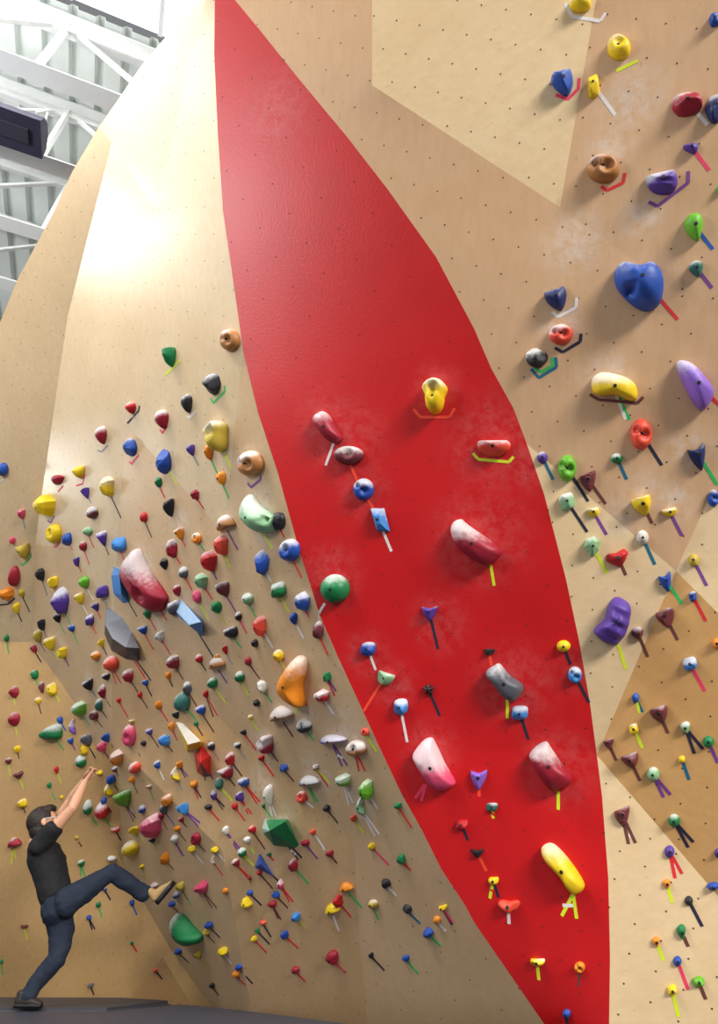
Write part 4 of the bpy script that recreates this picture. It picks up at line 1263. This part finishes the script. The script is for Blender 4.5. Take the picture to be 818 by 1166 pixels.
def merge(bm, ob, mats):
    me = ob.data; m = me.materials[0]
    if m.name not in mats: mats.append(m.name)
    idx = mats.index(m.name); M = ob.matrix_basis
    vs = [bm.verts.new(M @ v.co) for v in me.vertices]
    lay = bm.verts.layers.float.get('chalk') or bm.verts.layers.float.new('chalk')
    vs = vs if bm.verts.layers.float.get('chalk') else vs
    at = me.attributes.get('chalk')
    bm.verts.ensure_lookup_table()
    base = len(bm.verts) - len(me.vertices)
    for i in range(len(me.vertices)):
        bm.verts[base+i][lay] = at.data[i].value if at else 0
    for p in me.polygons:
        f = bm.faces.new([bm.verts[base+i] for i in p.vertices]); f.smooth = p.use_smooth; f.material_index = idx
def rest_new(): 
    b = bmesh.new(); b.verts.layers.float.new('chalk'); return b
rest = rest_new()
for d in ALL:
    ob, bolt = build_hold(d)
    if d['i'] in IND:
        COL.objects.link(ob)
        if bolt: COL.objects.link(bolt)
        tag(ob, d['label'] or HL[d['i']], 'climbing hold', GH)
        if d['kind'] == 'v' : ob['category'] = 'climbing volume'
    else:
        merge(rest, ob, rest_mats); bpy.data.objects.remove(ob)
        if bolt: bpy.data.objects.remove(bolt)
me = bpy.data.meshes.new('climbing_hold'); rest.to_mesh(me); rest.free()
for m in rest_mats: me.materials.append(bpy.data.materials[m])
o = bpy.data.objects.new('climbing_hold', me); COL.objects.link(o)
tag(o, 'the tiniest scattered climbing holds of many colours all over the wall', 'climbing holds', GH, 'stuff')
restt = bmesh.new(); rt_mats = []
for t in TPS:
    wd = .020 if t['d']['x'] > 470 or t['d']['w'] > 25 else .019
    bm = tape_mesh(t['pts'], wd)
    bmesh.ops.recalc_face_normals(bm, faces=bm.faces)
    me = bpy.data.meshes.new('route_tape'); bm.to_mesh(me); bm.free(); me.materials.append(TM[t['c']])
    ob = bpy.data.objects.new('route_tape', me)
    if t['i'] in TIND:
        COL.objects.link(ob); rebase(ob, locate(*t['pts'][-1])[0])
        tag(ob, TL[t['i']], 'tape', GT)
    else:
        merge(restt, ob, rt_mats) if False else None
        M = ob.matrix_basis; nm = TM[t['c']].name
        if nm not in rt_mats: rt_mats.append(nm)
        ix = rt_mats.index(nm); vs = [restt.verts.new(v.co) for v in me.vertices]
        for p in me.polygons:
            f = restt.faces.new([vs[k] for k in p.vertices]); f.material_index = ix
        bpy.data.objects.remove(ob)
if rt_mats:
    me = bpy.data.meshes.new('route_tape'); restt.to_mesh(me)
    for m in rt_mats: me.materials.append(bpy.data.materials[m])
    o = bpy.data.objects.new('route_tape', me); COL.objects.link(o)
    tag(o, 'the shortest scraps of route tape scattered over the climbing wall', 'tapes', GT, 'stuff')
restt.free()

# ================================================================ the climber
SK = simple_mat('skin', (214,160,128), .5, .07, 30, .05)
M_SHIRT = simple_mat('black cotton shirt', (17,18,21), .85, .25, 18, .3)
M_JEANS = simple_mat('dark blue denim', (25,36,54), .85, .30, 22, .35)
M_HAIR = simple_mat('dark brown hair', (38,27,22), .6, .35, 60, .6)
M_SHOE = simple_mat('tan shoe leather', (176,142,92), .6, .12, 25, .1)
M_RUB = simple_mat('black shoe rubber', (22,22,24), .55, .1, 20)
M_LENS = simple_mat('white plastic glasses', (232,230,228), .4, .04, 20)
def loft(bm, secs, seg=20, depth=Vector((0, 1, 0))):
    """secs: (centre, in-picture radius, depth radius). Elliptic rings square to the path, rounded ends."""
    rings = []
    n = len(secs)
    full = []
    for i, (c, a, b) in enumerate(secs):
        c = Vector(c); d = (Vector(secs[min(i+1, n-1)][0]) - Vector(secs[max(i-1, 0)][0])).normalized()
        full.append((c, a, b, d))
    c, a, b, d = full[0]; head = [(c - d*a*.55, a*.45, b*.45, d), (c - d*a*.3, a*.82, b*.82, d)]
    c, a, b, d = full[-1]; tail = [(c + d*a*.3, a*.82, b*.82, d), (c + d*a*.55, a*.45, b*.45, d)]
    for c, a, b, d in head + full + tail:
        s = d.cross(depth).normalized(); e = s.cross(d).normalized()
        rings.append([bm.verts.new(c + s*math.cos(t)*a + e*math.sin(t)*b) for t in [2*math.pi*k/seg for k in range(seg)]])
    for a, b in zip(rings, rings[1:]):
        for k in range(seg): bm.faces.new((a[k], a[(k+1) % seg], b[(k+1) % seg], b[k]))
    bm.faces.new(rings[0][::-1]); bm.faces.new(rings[-1])
def ball(bm, c, rx, ry, rz, M=None, u=16, v=12):
    r = bmesh.ops.create_uvsphere(bm, u_segments=u, v_segments=v, radius=1)
    T = Matrix.Translation(c) @ (M.to_4x4() if M else Matrix()) @ Matrix.Diagonal((rx, ry, rz, 1))
    bmesh.ops.transform(bm, matrix=T, verts=r['verts'])
def remeshed(name, bm, mat, parent, voxel, smooth=4, noise_amp=0, noise_sc=8, cut=None):
    """several overlapping volumes fused into one continuous skin"""
    bmesh.ops.recalc_face_normals(bm, faces=bm.faces)
    me = bpy.data.meshes.new('tmp'); bm.to_mesh(me); bm.free()
    ob = bpy.data.objects.new('tmp', me); COL.objects.link(ob)
    m = ob.modifiers.new('r', 'REMESH'); m.mode = 'VOXEL'; m.voxel_size = voxel; m.use_smooth_shade = True
    if smooth: s = ob.modifiers.new('s', 'SMOOTH'); s.factor = .5; s.iterations = smooth
    dg = bpy.context.evaluated_depsgraph_get(); dg.update()
    me2 = bpy.data.meshes.new_from_object(ob.evaluated_get(dg)); me2.name = name
    bpy.data.objects.remove(ob)
    if noise_amp:
        for v in me2.vertices:
            q = v.co*noise_sc
            v.co += v.normal*(noise.noise(q)+.6*noise.noise(q*Vector((2.3, 2.3, 1.1)).x + Vector((3, 1, 2))))*noise_amp
    for p in me2.polygons: p.use_smooth = True
    o = link(name, me2, mat); keep_world(o, parent)
    return o
HY = 7.15
J = lambda x, y, Y: at_y(x, y, Y)
person = empty('person', J(30, 1149, HY)); 
hipN, hipF = J(72, 1030, 7.12), J(66, 1036, 7.30)
# ---- body (head, neck, arms with hands, torso, legs): one continuous figure
head = J(49.5, 937.5, 7.20); HS = 1.2
face = Vector((.80, .42, .34)).normalized()             # looks to the right and up at the hands
hup = Vector((-.30, .0, .92)); hup = (hup - face*hup.dot(face)).normalized(); hside = face.cross(hup).normalized()
HMx = Matrix((face, hside, hup)).transposed()
def H(a, b, c): return head + (face*a + hside*b + hup*c)*HS
ball_ = ball
def hball(bm, c, rx, ry, rz, M=None, u=16, v=12): ball_(bm, c, rx*HS, ry*HS, rz*HS, M, u, v)
bm = bmesh.new()
hball(bm, H(-.01, 0, .02), .112, .088, .118, HMx, 24, 18)      # skull
hball(bm, H(.045, 0, -.055), .070, .062, .078, HMx)            # jaw and cheeks
hball(bm, H(.093, 0, -.100), .024, .026, .022, HMx)            # chin
hball(bm, H(.112, 0, -.018), .022, .014, .026, HMx)            # nose
hball(bm, H(.127, 0, -.030), .013, .015, .011, HMx)
hball(bm, H(.090, 0, .028), .020, .060, .013, HMx)             # brow
hball(bm, H(.104, 0, -.066), .012, .026, .008, HMx)            # lips
for s in (-1, 1): hball(bm, H(-.005, s*.092, -.012), .022, .010, .034, HMx)   # ears
loft(bm, [(H(-.02, 0, -.03), .066, .062), (J(42, 953, 7.22), .064, .062), (J(41, 965, 7.22), .085, .10)])
loft(bm, [(J(46, 968, 7.22), .11, .15), (J(54, 985, 7.22), .135, .16), (J(61, 1008, 7.22), .13, .15), (J(66, 1027, 7.22), .13, .16)])
# near (right) arm: shoulder, elbow, wrist
def arm(S, E, W, k):
    loft(bm, [(S, .056*k, .056*k), (S.lerp(E, .35), .057*k, .055*k), (S.lerp(E, .75), .046*k, .045*k), (E, .042*k, .042*k), (E.lerp(W, .28), .046*k, .045*k), (E.lerp(W, .65), .036*k, .036*k), (W, .027*k, .030*k)], 16)
nS, nE, nW = J(46, 961, 7.04), J(82.5, 920, 6.98), J(97, 890, 7.08)
fS, fE, fW = J(54, 951, 7.38), J(80, 911, 7.34), J(94, 890, 7.26)
arm(nS, nE, nW, 1.22); arm(fS, fE, fW, 1.05)
def hand(W, K, T, side, up):
    """palm from wrist W to knuckles K; five separate fingers curling on to the hold at T"""
    d = (K-W).normalized(); s = side.normalized()
    loft(bm, [(W, .026, .030), (W.lerp(K, .5), .020, .038), (K, .017, .042)], 14, s)
    for i, (off, L) in enumerate(((-.031, .072), (-.010, .084), (.011, .078), (.031, .060))):
        a = K + s*off; b = a + d*L*.42 + up*.010; c = b + (d*.55 - up*.75).normalized()*L*.34; e = c + (d*.10 - up*1.0).normalized()*L*.26
        add_tube(bm, [a-d*.012, a, b, c, e], [.0095, .0095, .0088, .0080, .0066], 8)
    a = W.lerp(K, .30) - s*.028; b = a - s*.028 + d*.030; c = b - s*.006 + d*.034; e = c + d*.020 - up*.010
    add_tube(bm, [a+s*.014, a, b, c, e], [.012, .0125, .0105, .0095, .0075], 8)
holdN = J(113, 880, 7.13)
kN = J(105.5, 879.5, 7.10); kF = J(102, 878, 7.22)
hand(nW, kN, holdN, Vector((0, -1, .1)), Vector((-.45, -.25, .85)))
hand(fW, kF, holdN, Vector((0, 1, .1)), Vector((-.45, -.25, .85)))
kneeN, ankN = J(128, 993, 7.20), J(168, 1020, 7.38)
kneeF, ankF = J(64.5, 1093, 7.22), J(29, 1138, 7.15)
loft(bm, [(hipN, .10, .10), (kneeN, .05, .05), (kneeN.lerp(ankN, .35), .046, .046), (ankN, .034, .034)])
loft(bm, [(hipF, .10, .10), (kneeF, .05, .05), (kneeF.lerp(ankF, .35), .042, .042), (ankF, .032, .032)])
body = remeshed('body', bm, SK, person, .0065, 3)
# ---- eyes, mouth, glasses, hair
for s in (-1, 1):
    bm = bmesh.new(); hball(bm, H(.086, s*.034, .004), .0115, .0125, .0115, HMx)
    keep_world(from_bm('eye', bm, simple_mat('eye white', (232,228,222), .3, .03), None, True), person)
bm = bmesh.new()
for s in (-1, 1):
    add_tube(bm, [H(-.004, s*.097, .010), H(.060, s*.088, .008), H(.112, s*.064, .006)], .0042, 8)
    add_tube(bm, [H(.112, s*.036, .006)+HMx @ Vector((0, math.cos(t)*.026, math.sin(t)*.019)) for t in [2*math.pi*k/14 for k in range(15)]], .003, 6)
add_tube(bm, [H(.113, -.010, .010), H(.122, 0, .013), H(.113, .010, .010)], .003, 6)
keep_world(from_bm('glasses', bm, M_LENS, None, True), person)
bm = bmesh.new()
hball(bm, H(-.016, 0, .030), .118, .098, .116, HMx, 28, 20)
hball(bm, H(-.048, 0, -.045), .072, .080, .080, HMx)
hball(bm, H(.045, 0, .092), .072, .078, .050, HMx)
# carve away the face, temples and nape line
for v in list(bm.verts):
    q = (v.co - head)/HS; a, b, c = q.dot(face), q.dot(hside), q.dot(hup)
    if a > .060 and c < .075: v.co -= face*(a-.060)*HS
    if a > .004 and abs(b) > .045 and c < .0: v.co -= face*(a-.004)*HS
hair = remeshed('hair', bm, M_HAIR, person, .009, 2, .004, 90)
# ---- shirt
bm = bmesh.new()
loft(bm, [(J(44, 963, 7.22), .10, .15), (J(50, 973, 7.22), .158, .195), (J(55, 985, 7.22), .165, .19), (J(59, 1000, 7.22), .152, .178), (J(62, 1013, 7.22), .148, .172), (J(65, 1022, 7.22), .150, .172)], 28)
for S, E, Wd in ((nS, nE, .096), (fS, fE, .085)):
    loft(bm, [(S + (S-E).normalized()*.05, .095, .095), (S, .098, .095), (S.lerp(E, .22), .100, .096), (S.lerp(E, .44), Wd, Wd)], 20)
remeshed('shirt', bm, M_SHIRT, person, .011, 3, .008, 9)
# ---- jeans with belt line
bm = bmesh.new()
loft(bm, [(J(63.5, 1020, 7.22), .138, .160), (J(66, 1030, 7.22), .150, .172), (J(68, 1041, 7.22), .155, .175)], 26)
loft(bm, [(hipN, .135, .125), (hipN.lerp(kneeN, .35), .118, .112), (hipN.lerp(kneeN, .75), .094, .092), (kneeN, .090, .086), (kneeN.lerp(ankN, .3), .084, .08), (kneeN.lerp(ankN, .7), .074, .07), (ankN.lerp(kneeN, .05), .078, .072)], 22)
mid = J(70, 1062, 7.26)
loft(bm, [(hipF, .13, .13), (mid, .122, .115), (J(68, 1080, 7.24), .098, .094), (kneeF, .088, .086), (J(50, 1108, 7.20), .082, .078), (J(39, 1123, 7.18), .072, .07), (ankF.lerp(kneeF, .04), .078, .07)], 22)
remeshed('jeans', bm, M_JEANS, person, .011, 2, .009, 10)
bm = bmesh.new()
# ---- shoes: tan upper with black rubber rand and sole
def shoe(heel, toe, up, upper=None, k=1.0):
    d = (toe-heel); L = d.length; d.normalize(); s = d.cross(up).normalized(); u = s.cross(d).normalized()
    M = Matrix((d, s, u)).transposed()
    q = lambda a, b, c: heel + d*a*L + (s*b + u*c)*k
    bm = bmesh.new()
    loft(bm, [(q(.06, 0, .045), .040, .036), (q(.22, 0, .052), .050, .040), (q(.45, 0, .045), .042, .044), (q(.7, 0, .033), .030, .046), (q(.92, 0, .022), .020, .034)], 18, s)
    loft(bm, [(q(.16, 0, .05), .040, .036), (q(.14, 0, .105), .040, .038)], 18, s)
    a = remeshed('shoe', bm, upper or M_SHOE, person, .008, 2)
    bm = bmesh.new()
    P = [(0, .030), (.15, .038), (.4, .040), (.65, .050), (.88, .042), (1.0, .016)]
    ring = [q(a, b, 0) for a, b in P] + [q(a, -b, 0) for a, b in P[::-1]]
    lo = [bm.verts.new(p - u*.006*k) for p in ring]; hi = [bm.verts.new(p + u*.026*k) for p in ring]
    bm.faces.new(lo[::-1]); bm.faces.new(hi); n = len(ring)
    for i in range(n): bm.faces.new((lo[i], lo[(i+1) % n], hi[(i+1) % n], hi[i]))
    bmesh.ops.recalc_face_normals(bm, faces=bm.faces)
    bmesh.ops.bevel(bm, geom=bm.edges[:], offset=.006, segments=2, affect='EDGES')
    so = from_bm('sole', bm, M_RUB, None, True); so.parent = a; so.matrix_parent_inverse = (Matrix.Translation(person.location)).inverted() @ Matrix()
    so.matrix_parent_inverse = Matrix.Translation(-person.location) if False else a.matrix_parent_inverse.inverted() @ a.matrix_parent_inverse @ Matrix.Translation((0, 0, 0))
    return a, so
heelN, toeN = J(179, 1030, 7.36), J(200, 1005, 7.40)
a1, s1 = shoe(heelN, toeN, Vector((-.75, -.15, .55)), None, 1.35)
fz = .015
heelF = at_z(23, 1151, fz); heelF.y = HY-.02; heelF.z = fz; toeF = heelF + Vector((.27, .02, 0))
heelF = J(15.5, 1148, HY-.02); heelF.z = .02; toeF = heelF + Vector((.25, .03, 0))
a2, s2 = shoe(heelF, toeF, Vector((0, 0, 1)), simple_mat('dark shoe leather', (46,38,30), .6, .12, 25, .1))
for so in (s1, s2): so.matrix_parent_inverse = Matrix()
tag(person, 'person in black shirt and dark jeans, arms raised, one foot up on the wall', 'person')
